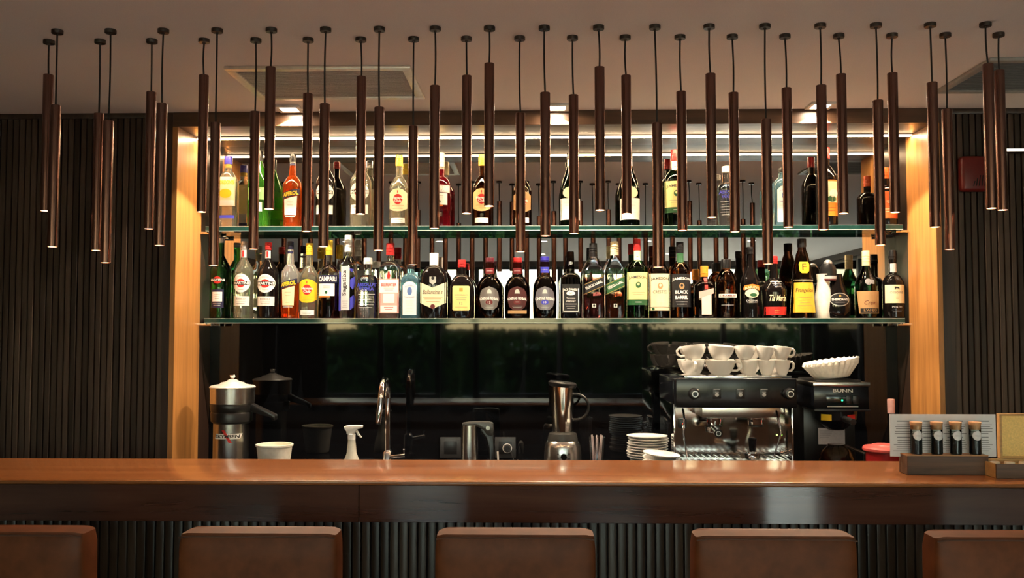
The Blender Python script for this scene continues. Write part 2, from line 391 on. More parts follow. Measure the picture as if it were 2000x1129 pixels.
MB().box(xa, xb, Y_WALL - .012, Y_WALL + .03, Z_SOF, Z_CEIL).build('header_board', M_HEADER, ns, bev=.001, seg=1)
MB().box(xa, xb, Y_WALL + .03, Y_MIR + .02, Z_SOF, Z_SOF + .02).build('soffit_panel', M_SOFFIT, ns, smooth=False)
Y_LED = 3.975
ls = thing('led_strip', ((X_L + X_R) / 2, Y_LED, Z_SOF - .007), 'bright warm LED strip running along the soffit above the bottles', 'light strip')
MB().box(X_L + .002, X_R - .002, Y_LED - .014, Y_LED + .014, Z_SOF - .003, Z_SOF).build('channel', M_TRIM, ls, smooth=False)
MB().box(X_L + .004, X_R - .004, Y_LED - .0115, Y_LED + .0115, Z_SOF - .0085, Z_SOF - .003).build('diffuser', emitter('led_side_glow', WARM, LED_SIDE), ls, smooth=False)
k = MB(); k._add([(x, y, Z_SOF - .0089) for x, y in ((X_L + .004, Y_LED - .0105), (X_R - .004, Y_LED - .0105), (X_R - .004, Y_LED + .0105), (X_L + .004, Y_LED + .0105))], [(0, 3, 2, 1)])
k.build('lens', emitter('led_strip_light', WARM, LED_STRIP), ls, smooth=False)
tag(MB().box(X_L + .001, X_R - .001, Y_MIR, Y_MIR + .006, Z_SH2, Z_SOF).build('wall_mirror', M_MIRROR, smooth=False),
    'wide smoked mirror behind the two bottle shelves', 'mirror')
tag(MB().box(X_L + .001, X_R - .001, Y_MIR, Y_MIR + .006, Z_CNT, Z_SH2 - .0005).build('splashback_panel', M_BLACKGLASS, smooth=False),
    'glossy black glass splashback below the lower shelf', 'panel')
def shelf(zt, label):
    t = thing('glass_shelf', (.08, Y_SHELF, zt - SHT), label, 'shelf', 'glass bottle shelves')
    x0, x1 = X_L + .03, X_R - .03
    s = MB(); z0 = zt - SHT; y1 = Y_MIR - .004
    v = [(x, y, z) for z in (z0, zt) for y in (Y_SHELF, y1) for x in (x0, x1)]
    s._add(v, [(0, 2, 3, 1), (4, 5, 7, 6)], 0); s._add(v, [(0, 1, 5, 4), (2, 6, 7, 3), (0, 4, 6, 2), (1, 3, 7, 5)], 1)
    s.build('glass_sheet', [M_SHELFG, M_SHELFEDGE], t, smooth=False)
    for za, zb2, nm in ((zt - .0012, zt + .0001, 'arris_glint'), (z0 - .0001, z0 + .0026, 'arris_glint')):
        MB().box(x0, x1, Y_SHELF - .0008, Y_SHELF - .0001, za, zb2).build(nm, M_ARRIS_GLINT, t, smooth=False)  # pale strips painting the bright line of the lit shelf bevel
    for X, sx in ((X_L, 1), (X_R, -1)):
        for y in (Y_SHELF + .02, y1 - .03):
            MB().rod((X, y, z0 - .006), (X + sx * .055, y, z0 - .006), .006, 10).build('shelf_pin', M_CHROME, t)
    return t
shelf(Z_SH1, 'upper glass shelf carrying sixteen backlit bottles'); shelf(Z_SH2, 'lower glass shelf carrying the long row of bottles')

# ------------------------------------------------------------------ back counter
bc = thing('back_counter', (.08, 3.8, 0), 'black stone worktop of the back counter behind the bar', 'counter')
k = MB(); k.box(-2.6, 2.7, 3.46, Y_WALL - .013, Z_CNT - .035, Z_CNT); k.box(X_L + .001, X_R - .001, Y_WALL - .013, Y_MIR, Z_CNT - .035, Z_CNT)
k.build('worktop', M_STONE, bc, smooth=False)
k = MB(); k.box(-2.58, 2.68, 3.50, Y_WALL - .014, .08, Z_CNT - .035)
k.build('carcass', M_BACKING, bc, smooth=False)
for i in range(8):
    x = -2.58 + i * .6575
    MB().box(x + .004, x + .653, 3.48, 3.50, .10, Z_CNT - .05).build('door', M_TRIM, bc, bev=.002)

# ------------------------------------------------------------------ bar counter
br = thing('bar_counter', (0, 2.8, 0), 'long wooden bar counter with deep glossy fascia and dark slatted front', 'bar counter')
Z_FB = at(1000, 1021.5, Y_BARF).z
MB().box(-3.0, 3.1, Y_BARF - .004, Y_BARB, Z_BAR - .012, Z_BAR).build('bar_top', M_BARTOP, br, bev=.004, seg=3)
xse = [-3.0, at(701, 980, Y_BARF).x, 1.75, 3.1]
for i in range(3):
    MB().box(xse[i] + .0006, xse[i + 1] - .0006, Y_BARF, Y_BARF + .03, Z_FB, Z_BAR - .012).build('fascia_panel', M_FASCIA_SHADED, br, bev=.001, seg=1)
MB().box(-3.0, 3.1, Y_BARF + .03, Y_BARB - .1, Z_FB, Z_BAR - .012).build('sub_frame', M_BACKING, br, smooth=False)
YBS = Y_BARF + .075
MB().box(-2.98, 3.08, YBS + .016, YBS + .06, 0, Z_FB).build('backing_panel', M_BACKING, br, smooth=False)
sb = MB().box(-.0118, .0118, 0, .018, 0, Z_FB).mesh('slat', M_BARSLAT, bev=.0025, seg=2)
slat_run(-2.6, 2.7, .0273, sb, br, YBS, 0, .0012)
MB().box(-2.98, 3.08, Y_BARB - .05, Y_BARB - .03, 0, Z_BAR - .012).build('service_panel', M_TRIM, br, smooth=False)

# ------------------------------------------------------------------ pendant lamps
M_COPPER = mat('dark_copper', (0.17, 0.085, 0.066), 0.22, 0.85, var=0.10, scale=40, stretch=(6, 6, .3))
M_CANOPY = mat('bronze_canopy', (0.055, 0.042, 0.036), 0.35, 0.6)
M_CORD = mat('black_cord', (0.01, 0.009, 0.009), 0.7)
M_TUBELED = emitter('pendant_lamp_light', WARM2, LED_TUBE)
Y_PF, Y_PB = 2.714, 2.810
FRONT = [(112, 203, 485, 105.5), (216, 233, 516, 209), (319, 199, 483, 314), (424, 237, 521, 419), (530, 128, 412, 527), (636, 200, 485, 633), (741, 207, 492, 740),
         (850, 164, 450, 849), (956, 121, 406, 955.5), (1063, 178, 464, 1065), (1169, 128, 414, 1171.5), (1279, 238, 524, 1284), (1385, 141, 428, 1389), (1494, 231, 518, 1498),
         (1602, 165, 450, 1606), (1711, 193, 482, 1717), (1817, 159, 446, 1823.5), (1925, 122, 410, 1933)]
BACK = [(96, 144, 414, 91.5), (196, 219, 492, 190.5), (297, 177, 450, 293), (399, 145, 416, 396), (500, 216, 489, 496.5), (602, 180, 455, 600), (705, 148, 420, 705),
        (808, 244, 520, 806.5), (911, 145, 420, 911.5), (1015, 218, 495, 1016.5), (1118, 183, 459, 1120.5), (1221, 145, 420, 1223.5), (1328, 176, 453, 1331.5),
        (1430, 178, 456, 1434), (1533, 169, 447, 1538), (1638, 143, 419, 1645), (1742, 140, 418, 1745.5), (1846, 211, 490, 1852.5), (1950, 135, 413, 1955)]
TL, TR = 0.433, 0.0152
tm = MB()
nn = 28
prof = [(.004, TL), (TR - .0012, TL), (TR, TL - .0012), (TR, .0006), (TR - .0006, 0), (TR - .0020, 0), (TR - .0020, .012)]
tm.lathe([(r, z) for r, z in prof], 0, 0, nn, cap0=True, cap1=False)
tube_me = tm.mesh('tube', M_COPPER)
led_me = MB().lathe([(TR - .0021, .0030), (TR - .0021, .0045)], 0, 0, 20).mesh('lamp_disc', M_TUBELED, smooth=False)
can_me = MB().lathe([(.0166, 0), (.0172, -.0008), (.0172, -.0105), (.0166, -.0115), (.005, -.0118), (.0042, -.015), (.003, -.0158)], 0, 0, 24).mesh('canopy', M_CANOPY)
def pendant(cx, ytop, ybot, tx, Y, label, group):
    pb = at(tx, ybot, Y); pt = at(tx, ytop, Y)
    zb = (pb.z + pt.z - TL) / 2
    x = at(tx, (ytop + ybot) / 2, Y).x
    xc = at(cx, 62, Y).x
    t = thing('pendant_lamp', (x, Y, zb), label, 'pendant lamp', group)
    for nm, me, lc in (('tube', tube_me, (0, 0, 0)), ('lamp_disc', led_me, (0, 0, 0)), ('canopy', can_me, (xc - x, 0, Z_CEIL - zb))):
        o = bpy.data.objects.new(nm, me); COL.objects.link(o); o.parent = t; o.location = lc
    z1 = Z_CEIL - .015; z0 = zb + TL
    rnd = random.Random(int(cx)); bow = rnd.uniform(-.0025, .0025)
    pts = [(xc + (x - xc) * (k / 8) + bow * math.sin(PI * k / 8), Y, z1 + (z0 - z1) * k / 8) for k in range(9)]
    MB().tube(pts, .0027, 8).build('cord', M_CORD, t)
for i, a in enumerate(FRONT):
    pendant(*a, Y_PF, 'dark copper tube pendant lamp, %s from the left in the front row' % ORD[i], 'front row of tube pendants')
for i, a in enumerate(BACK):
    pendant(*a, Y_PB, 'dark copper tube pendant lamp, %s from the left in the row behind' % ORD[i], 'rear row of tube pendants')

# ------------------------------------------------------------------ ceiling fittings
M_GRILLE = mat('perforated_metal', (0.58, 0.53, 0.48), 0.46, 0.7, var=0.25, scale=500)
def ceiling_grille(x0, x1, y0, y1, label, mplate, mframe, slats):
    t = thing('ceiling_grille', ((x0 + x1) / 2, (y0 + y1) / 2, Z_CEIL - .012), label, 'grille')
    z0, z1 = Z_CEIL - .012, Z_CEIL; b = .032
    for (a, c, d, e) in ((x0, x1, y0, y0 + b), (x0, x1, y1 - b, y1), (x0, x0 + b, y0 + b, y1 - b), (x1 - b, x1, y0 + b, y1 - b)):
        MB().box(a, c, d, e, z0, z1).build('frame_bar', mframe, t, bev=.003)
    MB().box(x0 + b, x1 - b, y0 + b, y1 - b, z1 - .003, z1 - .0005).build('perforated_plate', mplate, t, smooth=False)
    n = slats
    for i in range(n):
        y = y0 + b + (y1 - y0 - 2 * b) * (i + .5) / n
        MB().box(x0 + b, x1 - b, y - .0025, y + .0025, z1 - .008, z1 - .003).build('louvre', mplate, t, smooth=False)
g0 = at(350, 134, 3.11); 
ceiling_grille(-1.075, -.425, 3.10, 3.53, 'metal framed perforated air grille in the ceiling left of centre', M_GRILLE, mat('satin_aluminium', (0.80, 0.76, 0.68), 0.35, 0.7), 16)
ceiling_grille(1.535, 2.2, 3.06, 3.49, 'dull grey air grille in the ceiling at the right edge', mat('grey_grille', (0.16, 0.16, 0.15), 0.5), mat('grey_frame', (0.30, 0.29, 0.27), 0.5), 16)
M_SQ = emitter('square_downlight_light', NEUTRAL, LED_SQUARE); M_TRIMW = mat('white_fitting', (0.7, 0.68, 0.64), 0.4)
for px, wd in ((564, 'left'), (1088, 'middle'), (1604, 'right')):
    c = at(px, 215, 3.68); x, y = c.x, 3.69
    t = thing('square_downlight', (x, y, Z_CEIL - .010), 'small square ceiling downlight above the niche header, %s of three' % wd, 'downlight', 'square downlights over the header')
    f = MB(); s, q = .050, .033
    for (a, b_, c_, d) in ((x - s, x + s, y - s, y - q), (x - s, x + s, y + q, y + s), (x - s, x - q, y - q, y + q), (x + q, x + s, y - q, y + q)):
        f.box(a, b_, c_, d, Z_CEIL - .010, Z_CEIL)
    f.build('trim', M_TRIMW, t, bev=.0015)
    MB().box(x - q, x + q, y - q, y + q, Z_CEIL - .005, Z_CEIL - .001).build('lens', M_SQ, t, smooth=False)
    sl = bpy.data.lights.new('downlight_beam', 'SPOT'); sl.energy = 40.0; sl.color = NEUTRAL; sl.spot_size = math.radians(116); sl.spot_blend = .12; sl.shadow_soft_size = .006
    so = bpy.data.objects.new('downlight_beam', sl); COL.objects.link(so); so.parent = t; so.location = (0, .028, .002)
M_RD = emitter('round_downlight_light', NEUTRAL, LED_ROUND)
for i, (x, y) in enumerate(((-1.9, -.85), (-.95, -.85), (0.1, -.85), (1.15, -.85), (2.2, -.85), (-1.4, -2.4), (.1, -2.4), (1.6, -2.4))):
    t = thing('round_downlight', (x, y, Z_CEIL - .006), 'round ceiling downlight, %s of those over the seating side of the room' % ORD[i], 'downlight', 'round downlights over the seating')
    MB().lathe([(.042, 0), (.055, .0005), (.056, .006), (.042, .006)], x, y, 28, False, False, z0=Z_CEIL - .006).build('trim_ring', M_TRIMW, t)
    MB().lathe([(.0415, 0), (.0415, .003)], x, y, 24, z0=Z_CEIL - .004).build('lens', M_RD, t, smooth=False)

# alarm sounder and linear wall light on the slatted wall
c = at(1897, 342, Y_WALL)
sr = thing('alarm_sounder', (c.x, Y_WALL - .03, c.z - .07), 'red square alarm sounder with slanted grille on the slatted wall', 'alarm')
M_RED = mat('red_plastic', (0.13, 0.010, 0.008), 0.4)
W = .0585; H = .072
MB().box(c.x - W, c.x + W, Y_WALL - .045, Y_WALL - .0005, c.z - H, c.z + H).build('housing', M_RED, sr, bev=.014, seg=3)
for i in range(5):
    x = c.x - .012 + i * .011; l = .010 + .006 * min(i, 2)
    MB().prism([(x - .003, c.z - .052), (x + .001, c.z - .052), (x + .007, c.z - .052 + 2 * l), (x + .003, c.z - .052 + 2 * l)], Y_WALL - .0462, Y_WALL - .0445).build('sound_slot', M_BACKING, sr, smooth=False)
c = at(1966, 292, 3.70); d = at(2060, 292, 3.70)
t = thing('linear_wall_light', (c.x, 3.70, c.z - .006), 'thin glowing linear light at the right edge of the slatted wall', 'wall light')
MB().box(c.x, d.x + .3, 3.700, 3.712, c.z - .0035, c.z + .0035).build('diffuser', emitter('linear_light', (1.0, .86, .55), 1.6), t, smooth=False)
MB().box(c.x, d.x + .3, 3.712, Y_WALL - .004, c.z - .004, c.z + .004).build('profile', M_TRIM, t, smooth=False)

# ------------------------------------------------------------------ bar stools
M_LEATHER = mat('brown_leather', (0.095, 0.027, 0.0088), 0.46, spec=0.14, scale=25, var=0.22, bump=0.12)
M_LEATHS = mat('leather_seam', (0.07, 0.028, 0.015), 0.5)
def cushion(cx, cy, cz, w, d, h, bulge=.012, nx=12, nz=12, corner=.022):
    """rounded padded block: superellipse cross-sections with puffed faces"""
    loops = []
    nn = 40
    for k in range(nz + 1):
        t = -1 + 2 * k / nz
        e = (1 - abs(t) ** 7) ** (1 / 7) if abs(t) < 1 else 0
        e = max(e, .80)
        L = []
        for j in range(nn):
            a = 2 * PI * j / nn + PI / nn; c, s = math.cos(a), math.sin(a)
            x = math.copysign(abs(c) ** (2 / 9), c) * w / 2 * (1 - .02 * (1 - e) * 5); y = math.copysign(abs(s) ** (2 / 9), s) * d / 2 * (1 if abs(t) < .999 else .82)
            y += math.copysign(1, s) * bulge * (1 - (2 * x / w) ** 2) * (1 - t * t) * (abs(s) > .3)
            L.append((cx + x, cy + y, cz + t * h / 2 - (.006 * (1 - min(1, (1 - abs(2 * x / w)) / .12)) if t > .9 else 0)))
        loops.append(L)
    return loops
SC = [(5, 1031, 'far left, cut by the picture edge'), (500, 1035, 'left of centre'), (1006, 1044, 'in the middle'), (1518, 1043, 'right of centre'), (1991, 1049, 'far right, cut by the picture edge')]
z_st = at(1006, 1046, 2.12).z
for i, (px, py, wd) in enumerate(SC):
    x = at(px, 1046, 2.12).x; w = 313 * 2.12 / F_PX; y0 = 2.12; dp = .095
    t = thing('bar_stool', (x, 1.98, 0), 'brown leather backed bar stool at the counter, ' + wd, 'bar stool', 'leather bar stools')
    hb = .38; zt = z_st
    o = MB().loft(cushion(x, y0 + dp / 2, zt - hb / 2, w, dp, hb)).build('backrest', M_LEATHER, t, ang=50)
    pz = zt - .006
    MB().tube([(x - w / 2 + .004, y0 + .004, pz - .004), (x - w / 2 + .03, y0 + .001, pz), (x + w / 2 - .03, y0 + .001, pz), (x + w / 2 - .004, y0 + .004, pz - .004)], .0022, 6).build('piping', M_LEATHS, o)
    MB().loft(cushion(x, y0 + .26, .715, w + .03, .43, .09, 0)).build('seat', M_LEATHER, t, ang=50)
    MB().box(x - .17, x + .17, y0 + .07, y0 + .45, .655, .672).build('seat_frame', M_TRIM, t, bev=.003)
    for sx in (-1, 1):
        for sy, yy in ((-1, y0 + .09), (1, y0 + .41)):
            MB().rod((x + sx * .205, yy + sy * .02, 0), (x + sx * .155, yy, .66), .014, 10, .018).build('leg', M_TRIM, t)
    for yy in (y0 + .075, y0 + .425):
        MB().rod((x - .185, yy, .25), (x + .185, yy, .25), .010, 10).build('footrest', M_CHROME, t)
# ------------------------------------------------------------------ bottles
PXM = Y_BOT / F_PX           # metres per photo pixel at the bottles
def shoulder(hw, nw, h0, h1, a=.5, n=8):
    out = []
    for i in range(1, n + 1):
        t = i / n; s = a * math.sqrt(max(0, 1 - t * t)) + (1 - a) * (1 + math.cos(PI * t)) / 2
        out.append((h0 + (h1 - h0) * t, nw + (hw - nw) * s))
    return out
def std(hw, H, hb, hs, nw, a=.5, base=.94, foot=None):
    p = [(0, hw * base), (.8, hw * (base + .04)), (2.2, hw)]
    if foot: p = [(0, foot), (1, foot + .4), (3, foot + .5), (9, hw)]
    p.append((hb * .5, hw)); p.append((hb, hw))
    return p + shoulder(hw, nw, hb, hs, a) + [(H, nw)]

class Bottle:
    def __init__(s, cx, base_y, prof, glass, label, n=2.0, dr=1.0, group=None, name='liquor_bottle', cat='bottle', Y=Y_BOT):
        zsh = Z_SH1 if base_y < 500 else Z_SH2
        s.x = at(cx, (base_y + 60) if base_y > 500 else base_y - 60, Y).x; s.x = at(cx, base_y - 70, Y).x
        s.y = Y; s.z = zsh + .0006; s.by = base_y; s.prof = prof; s.n = n; s.dr = dr
        s.t = thing(name, (s.x, s.y, s.z), label, cat, group or ('bottles on the upper shelf' if base_y < 500 else 'bottles on the lower shelf'))
        s.body = s.loft(prof, n, dr, 'glass_body', glass)
    def loop(s, h, hw, n, dr, N=32):
        L = []
        for j in range(N):
            a = 2 * PI * (j + .5) / N; c, q = math.cos(a), math.sin(a)
            L.append((s.x + math.copysign(abs(c) ** (2 / n), c) * hw * PXM, s.y + math.copysign(abs(q) ** (2 / n), q) * hw * dr * PXM, s.z + h * PXM))
        return L
    def loft(s, prof, n, dr, name, m, parent=None):
        ntop = max(p[0] for p in prof); top_r = prof[-1][1]; L = []
        for h, hw in prof:
            if n > 2.05:
                q = max(0.0, min(1.0, (hw - top_r * 1.25) / max(.01, (max(p[1] for p in prof) - top_r * 1.25)))); ne = 2 + (n - 2) * q; de = 1 + (dr - 1) * q
            else: ne, de = n, 1 + (dr - 1) * max(0.0, min(1.0, (hw - top_r) / max(.01, (max(p[1] for p in prof) - top_r))))
            L.append(s.loop(h, hw, ne, de))
        return MB().loft(L).build(name, m, parent or s.t, ang=40)
    def hw_at(s, h):
        p = s.prof
        for (h0, r0), (h1, r1) in zip(p, p[1:]):
            if h0 <= h <= h1: return r0 + (r1 - r0) * ((h - h0) / (h1 - h0) if h1 > h0 else 0)
        return p[-1][1]
    def front(s, x, h, lift):
        hw = s.hw_at(h); top_r = s.prof[-1][1]; mx = max(p[1] for p in s.prof)
        if s.n > 2.05:
            q = max(0.0, min(1.0, (hw - top_r * 1.25) / max(.01, mx - top_r * 1.25))); ne = 2 + (s.n - 2) * q; de = 1 + (s.dr - 1) * q
        else: ne = s.n; de = 1 + (s.dr - 1) * max(0.0, min(1.0, (hw - top_r) / max(.01, mx - top_r)))
        u = min(.995, abs(x) / hw)
        y = hw * de * (1 - u ** ne) ** (1 / ne)
        # push outwards along the local normal
        nx = (u ** (ne - 1)) / hw; ny = ((1 - u ** ne) ** ((ne - 1) / ne)) / (hw * de) + 1e-6
        l = math.hypot(nx, ny); sg = 1 if x >= 0 else -1
        xx = sg * u * hw
        return (s.x + xx * PXM + sg * nx / l * lift, s.y - y * PXM - ny / l * lift, s.z + h * PXM)
    def cap(s, y0, y1, hw, m, ridges=0, hw1=None, name='cap', parent=None):
        h0, h1 = s.by - y0, s.by - y1; hw1 = hw1 or hw
        p = [(h0, hw), (h1 - 1.2, hw1), (h1 - .3, hw1 * .96), (h1, hw1 * .86)]
        o = s.loft(p, 2, 1, name, m, parent)
        for i in range(ridges):
            hh = h0 + (h1 - h0) * (.3 + .5 * i / max(1, ridges))
            s.loft([(hh, hw * 1.0), (hh + .3, hw * 1.06), (hh + .9, hw * 1.06), (hh + 1.2, hw * 1.0)], 2, 1, 'ridge', m, o)
        return o
    # ---- printed matter, wrapped round the front of the bottle; x relative to the axis, y in photo rows
    def _lift(s, parent):
        return .0004 if parent is None else (.0007 if parent.parent is s.t else .0010)
    def poly(s, parent, pts, m, name=None, extra=0.0):
        lift = s._lift(parent) + extra
        pts = [(x, s.by - y) for x, y in pts]
        x0 = min(p[0] for p in pts); x1 = max(p[0] for p in pts)
        xs = sorted(set([round(x0 + (x1 - x0) * i / 14, 3) for i in range(15)] + [round(p[0], 3) for p in pts]))
        b = MB(); cols = []
        e = (x1 - x0) * 1e-4
        for x in xs:
            xx = min(max(x, x0 + e), x1 - e); hs = []
            for (ax, ah), (bx, bh) in zip(pts, pts[1:] + pts[:1]):
                if (ax - xx) * (bx - xx) <= 0 and ax != bx: hs.append(ah + (bh - ah) * (xx - ax) / (bx - ax))
            if len(hs) < 2: continue
            cols.append((x, min(hs), max(hs)))
        rows = max(2, min(10, int((max(p[1] for p in pts) - min(p[1] for p in pts)) / 6)))
        v = [s.front(x, a + (c - a) * r / rows, lift) for x, a, c in cols for r in range(rows + 1)]
        f = []
        for i in range(len(cols) - 1):
            for r in range(rows):
                k = i * (rows + 1) + r; f.append((k, k + rows + 1, k + rows + 2, k + 1))
        b._add(v, f)
        return b.build(name or ('label' if parent is None else 'print_mark'), m, parent or s.t)
    def rect(s, parent, x0, x1, y0, y1, m, **k): return s.poly(parent, [(x0, y0), (x1, y0), (x1, y1), (x0, y1)], m, **k)
    def ell(s, parent, cx, cy, rx, ry, m, **k):
        return s.poly(parent, [(cx + rx * math.cos(2 * PI * i / 24), cy + ry * math.sin(2 * PI * i / 24)) for i in range(24)], m, **k)
    def text(s, parent, st, cx, cy, wid, hei, m, rot=0.0, bold=0.0, shear=0.0, arch=0.0):
        lift = s._lift(parent) + .0002; vs_, fs = text_geo(st, bold); c, q = math.cos(rot), math.sin(rot); b = MB(); out = []
        for x, y in vs_:
            x2 = x * wid + shear * y * hei; y2 = y * hei - arch * (2 * x) ** 2
            X = cx + c * x2 - q * y2; H = s.by - cy + q * x2 + c * y2
            out.append(s.front(X, H, lift))
        b._add(out, fs)
        return b.build('lettering', m, parent or s.t, smooth=False)
    def lines(s, parent, x0, x1, ys_, m, th=.7):
        for i, y in enumerate(ys_):
            q = (i * 37 % 5) * .04 * (x1 - x0)
            s.rect(parent, x0 + q, x1 - q, y, y + th, m, name='fine_print')
def ink(name, c, rough=.5, metal=0.0): return mat('print_' + name, c, rough, metal, var=.03)
I_BLK, I_WHT = ink('black', (.01, .01, .012)), ink('white', (.82, .80, .76))
I_RED, I_DRED = ink('red', (.55, .025, .02)), ink('maroon', (.12, .012, .015), .35)
I_CRM, I_YEL, I_GLD = ink('cream', (.80, .70, .46)), ink('yellow', (.82, .55, .02)), ink('gold', (.55, .36, .10), .35, .6)
I_BLU, I_NVY, I_SIL = ink('blue', (.04, .045, .42)), ink('navy', (.012, .012, .05)), ink('silver', (.55, .54, .54), .3, .7)
I_ORG, I_TAN, I_GRN = ink('orange', (.75, .20, .02)), ink('tan', (.42, .25, .11)), ink('green', (.02, .10, .035))
I_LGRY, I_GRY, I_LGRN = ink('light_grey', (.55, .55, .56)), ink('grey', (.2, .2, .21)), ink('pale_green', (.35, .62, .30))
I_PINK = ink('pink', (.75, .38, .34))
C_BLK, C_RED, C_WHT = mat('cap_black', (.010, .010, .011), .3), mat('cap_red', (.42, .02, .02), .35), mat('cap_white', (.78, .77, .74), .4)
C_GLD, C_SIL, C_MAR = mat('cap_gold', (.62, .40, .10), .3, .7), mat('cap_silver', (.52, .52, .54), .3, .7), mat('cap_maroon', (.09, .012, .02), .35)
C_BLU, C_ORG, C_YEL = mat('cap_blue', (.035, .03, .30), .35), mat('cap_orange', (.72, .25, .02), .4), mat('cap_yellow', (.72, .50, .05), .35, .3)
C_CRM, C_NVY = mat('cap_cream', (.72, .60, .36), .4), mat('cap_navy', (.012, .012, .03), .35)
G_CLR = liquid_glass('clear_glass', (.95, .965, .96)); G_PALE = liquid_glass('pale_straw_glass', (.95, .92, .74), tr=.94)
G_GREEN = liquid_glass('green_glass', (.03, .22, .055)); G_LGREEN = liquid_glass('bright_green_glass', (.12, .55, .06), tr=.88); G_DGREEN = liquid_glass('dark_green_glass', (.012, .07, .02))
G_BLK = mat('near_black_glass', (.005, .004, .004), .04); G_BLUE = liquid_glass('sky_blue_glass', (.36, .72, .88), tr=.9)
G_AMB = liquid_glass('amber_glass', (.30, .075, .015)); G_DAMB = liquid_glass('dark_amber_glass', (.16, .045, .014)); G_BRN = liquid_glass('brown_glass', (.06, .018, .007))
LB, UB = 622, 444
def lv(y, base): return (base - y) * PXM

# ---- lower shelf, left to right
def vermouth(cx, by, top, hw, glass, capm, circ, label, tint_neck=None, text=True, low=True, dy=0, boldlab=I_WHT):
    H = by - top
    b = Bottle(cx, by, std(hw, H - 1, H * .585, H * .775, 6.2, .35), glass, label)
    b.cap(top + H * .10, top, 6.8, capm, 2)
    nl = b.rect(None, -5.5, 5.5, top + H * .11, top + H * .21, I_LGRY); b.rect(nl, -2, 2, top + H * .12, top + H * .2, I_RED)
    if circ:
        cy = by - H * .455; r = hw * .86
        L = b.ell(None, 0, cy, r, H * .122, boldlab); b.ell(L, 0, cy, r * .52, H * .055, I_RED)
        bar = b.rect(L, -r * .93, r * .93, cy - H * .024, cy + H * .024, I_BLK, extra=.0002)
        b.text(bar, 'MARTINI', 0, cy, r * 1.72, H * .036, I_WHT, bold=.03)
        b.lines(L, -r * .4, r * .4, [cy - H * .085, cy + H * .08], I_GREYL, .6)
    if low:
        l2 = b.rect(None, -hw * .80, hw * .80, by - H * .285, by - H * .165, boldlab)
        b.text(l2, low, 0, by - H * .252, hw * .9, 3.2, M_GREYINK); b.lines(l2, -hw * .5, hw * .5, [by - H * .215, by - H * .195], I_GRY, .6)
    return b
I_GREYL = ink('fine_grey', (.35, .34, .34))
b = Bottle(431, LB, std(20.5, 158, 92, 124, 6.2, .3), G_GREEN, 'dark green vermouth bottle at the left end of the lower shelf')
b.cap(473, 463, 6.8, C_SIL, 2)
L = b.ell(None, 0, 547, 8, 7.2, I_RED); q = b.rect(L, -14, 14, 544, 549.5, I_BLK); b.text(q, 'MARTINI', 0, 546.8, 26, 4, I_WHT, bold=.03)
L = b.rect(None, -12, 12, 565, 601, I_NVY); q = b.rect(L, -9.5, 9.5, 570, 589, I_WHT); b.lines(q, -6, 6, [575, 579, 583], I_GRY); b.lines(L, -8, 8, [592, 596], I_SIL)
vermouth(476, LB, 470, 19, G_PALE, C_SIL, True, 'clear vermouth bottle with a white disc label and grey cap, lower shelf', low='BIANCO')
vermouth(523.5, LB, 472, 20.5, G_BLK, C_RED, True, 'black vermouth bottle with a white disc label and red cap, lower shelf', low='ROSSO')

def aperitif(cx, by, top, hw, glass, capm, label):
    H = by - top
    b = Bottle(cx, by, [(0, hw * .86), (1.5, hw * .93), (10, hw * .92), (24, hw), (70, hw)] + shoulder(hw, 7.5, H * .56, H * .70, .45) + [(H * .90, 5.6), (H - 1, 5.4)], glass, label)
    b.cap(top + H * .105, top, 6.2, capm, 2)
    b.rect(None, -5.6, 5.6, top + H * .13, top + H * .16, I_NVY)
    cy = by - H * .47
    L = b.poly(None, [(-hw * .86, cy + 2), (hw * .86, cy - 7), (hw * .86, cy + 5), (-hw * .86, cy + 14)], I_NVY)
    b.text(L, 'APEROL', 0, cy + 3.5, hw * 1.55, 8.0, I_YEL, rot=.19, bold=.04, shear=.15)
    l2 = b.poly(None, [(-hw * .66, cy + 15), (hw * .66, cy + 8), (hw * .60, cy + 46), (-hw * .58, cy + 46)], I_CRM if by > 500 else I_WHT); b.lines(l2, -6, 6, [cy + 20, cy + 26, cy + 40], I_TAN)
    b.lines(None, -hw * .5, hw * .5, [cy + 48.5], I_WHT, 1.2)
    return b
G_APL = liquid_glass('orange_aperitif_low', (.80, .10, .012), lv(552, LB), tr=.88); G_APU = liquid_glass('orange_aperitif_full', (.86, .13, .02), lv(318, UB), tr=.88)
aperitif(567, LB, 470, 18.5, G_APL, C_NVY, 'orange aperitif bottle two-thirds full with a slanted navy and yellow label, lower shelf')

def rum(cx, by, top, hw, glass, lab, capm, label, dy=0, red=I_RED, lowlab=True):
    H = by - top
    b = Bottle(cx, by, std(hw, H - 1, H * .53, H * .70, 6.4, .45), glass, label)
    b.cap(top + H * .155, top, 7.2, capm, 3)
    y0, y1 = by - H * .52, by - H * .205
    L = b.poly(None, [(-hw * .9, y0 + 8), (-hw * .5, y0 + 2), (0, y0), (hw * .5, y0 + 2), (hw * .9, y0 + 8), (hw * .9, y1 - 6), (hw * .45, y1 - 1), (0, y1), (-hw * .45, y1 - 1), (-hw * .9, y1 - 6)], lab)
    cy = y0 + 21; e = b.ell(L, 0, cy, hw * .47, 10, red)
    b.text(L, 'Havana', 0, cy - 2.6, hw * 1.15, 4.8, I_WHT, bold=.035); b.text(L, 'Club', 0, cy + 3.2, hw * .74, 5.2, I_WHT, bold=.035)
    b.lines(L, -hw * .6, hw * .6, [y1 - 12, y1 - 6], I_TAN)
    b.rect(L, -1, 1, y0 + 4, y0 + 9, red)
    if lowlab: l2 = b.rect(None, -hw * .7, hw * .7, by - 16, by - 7, I_WHT if lowlab is True else lowlab); b.lines(l2, -hw * .5, hw * .5, [by - 13, by - 10], I_GRY)
    return b
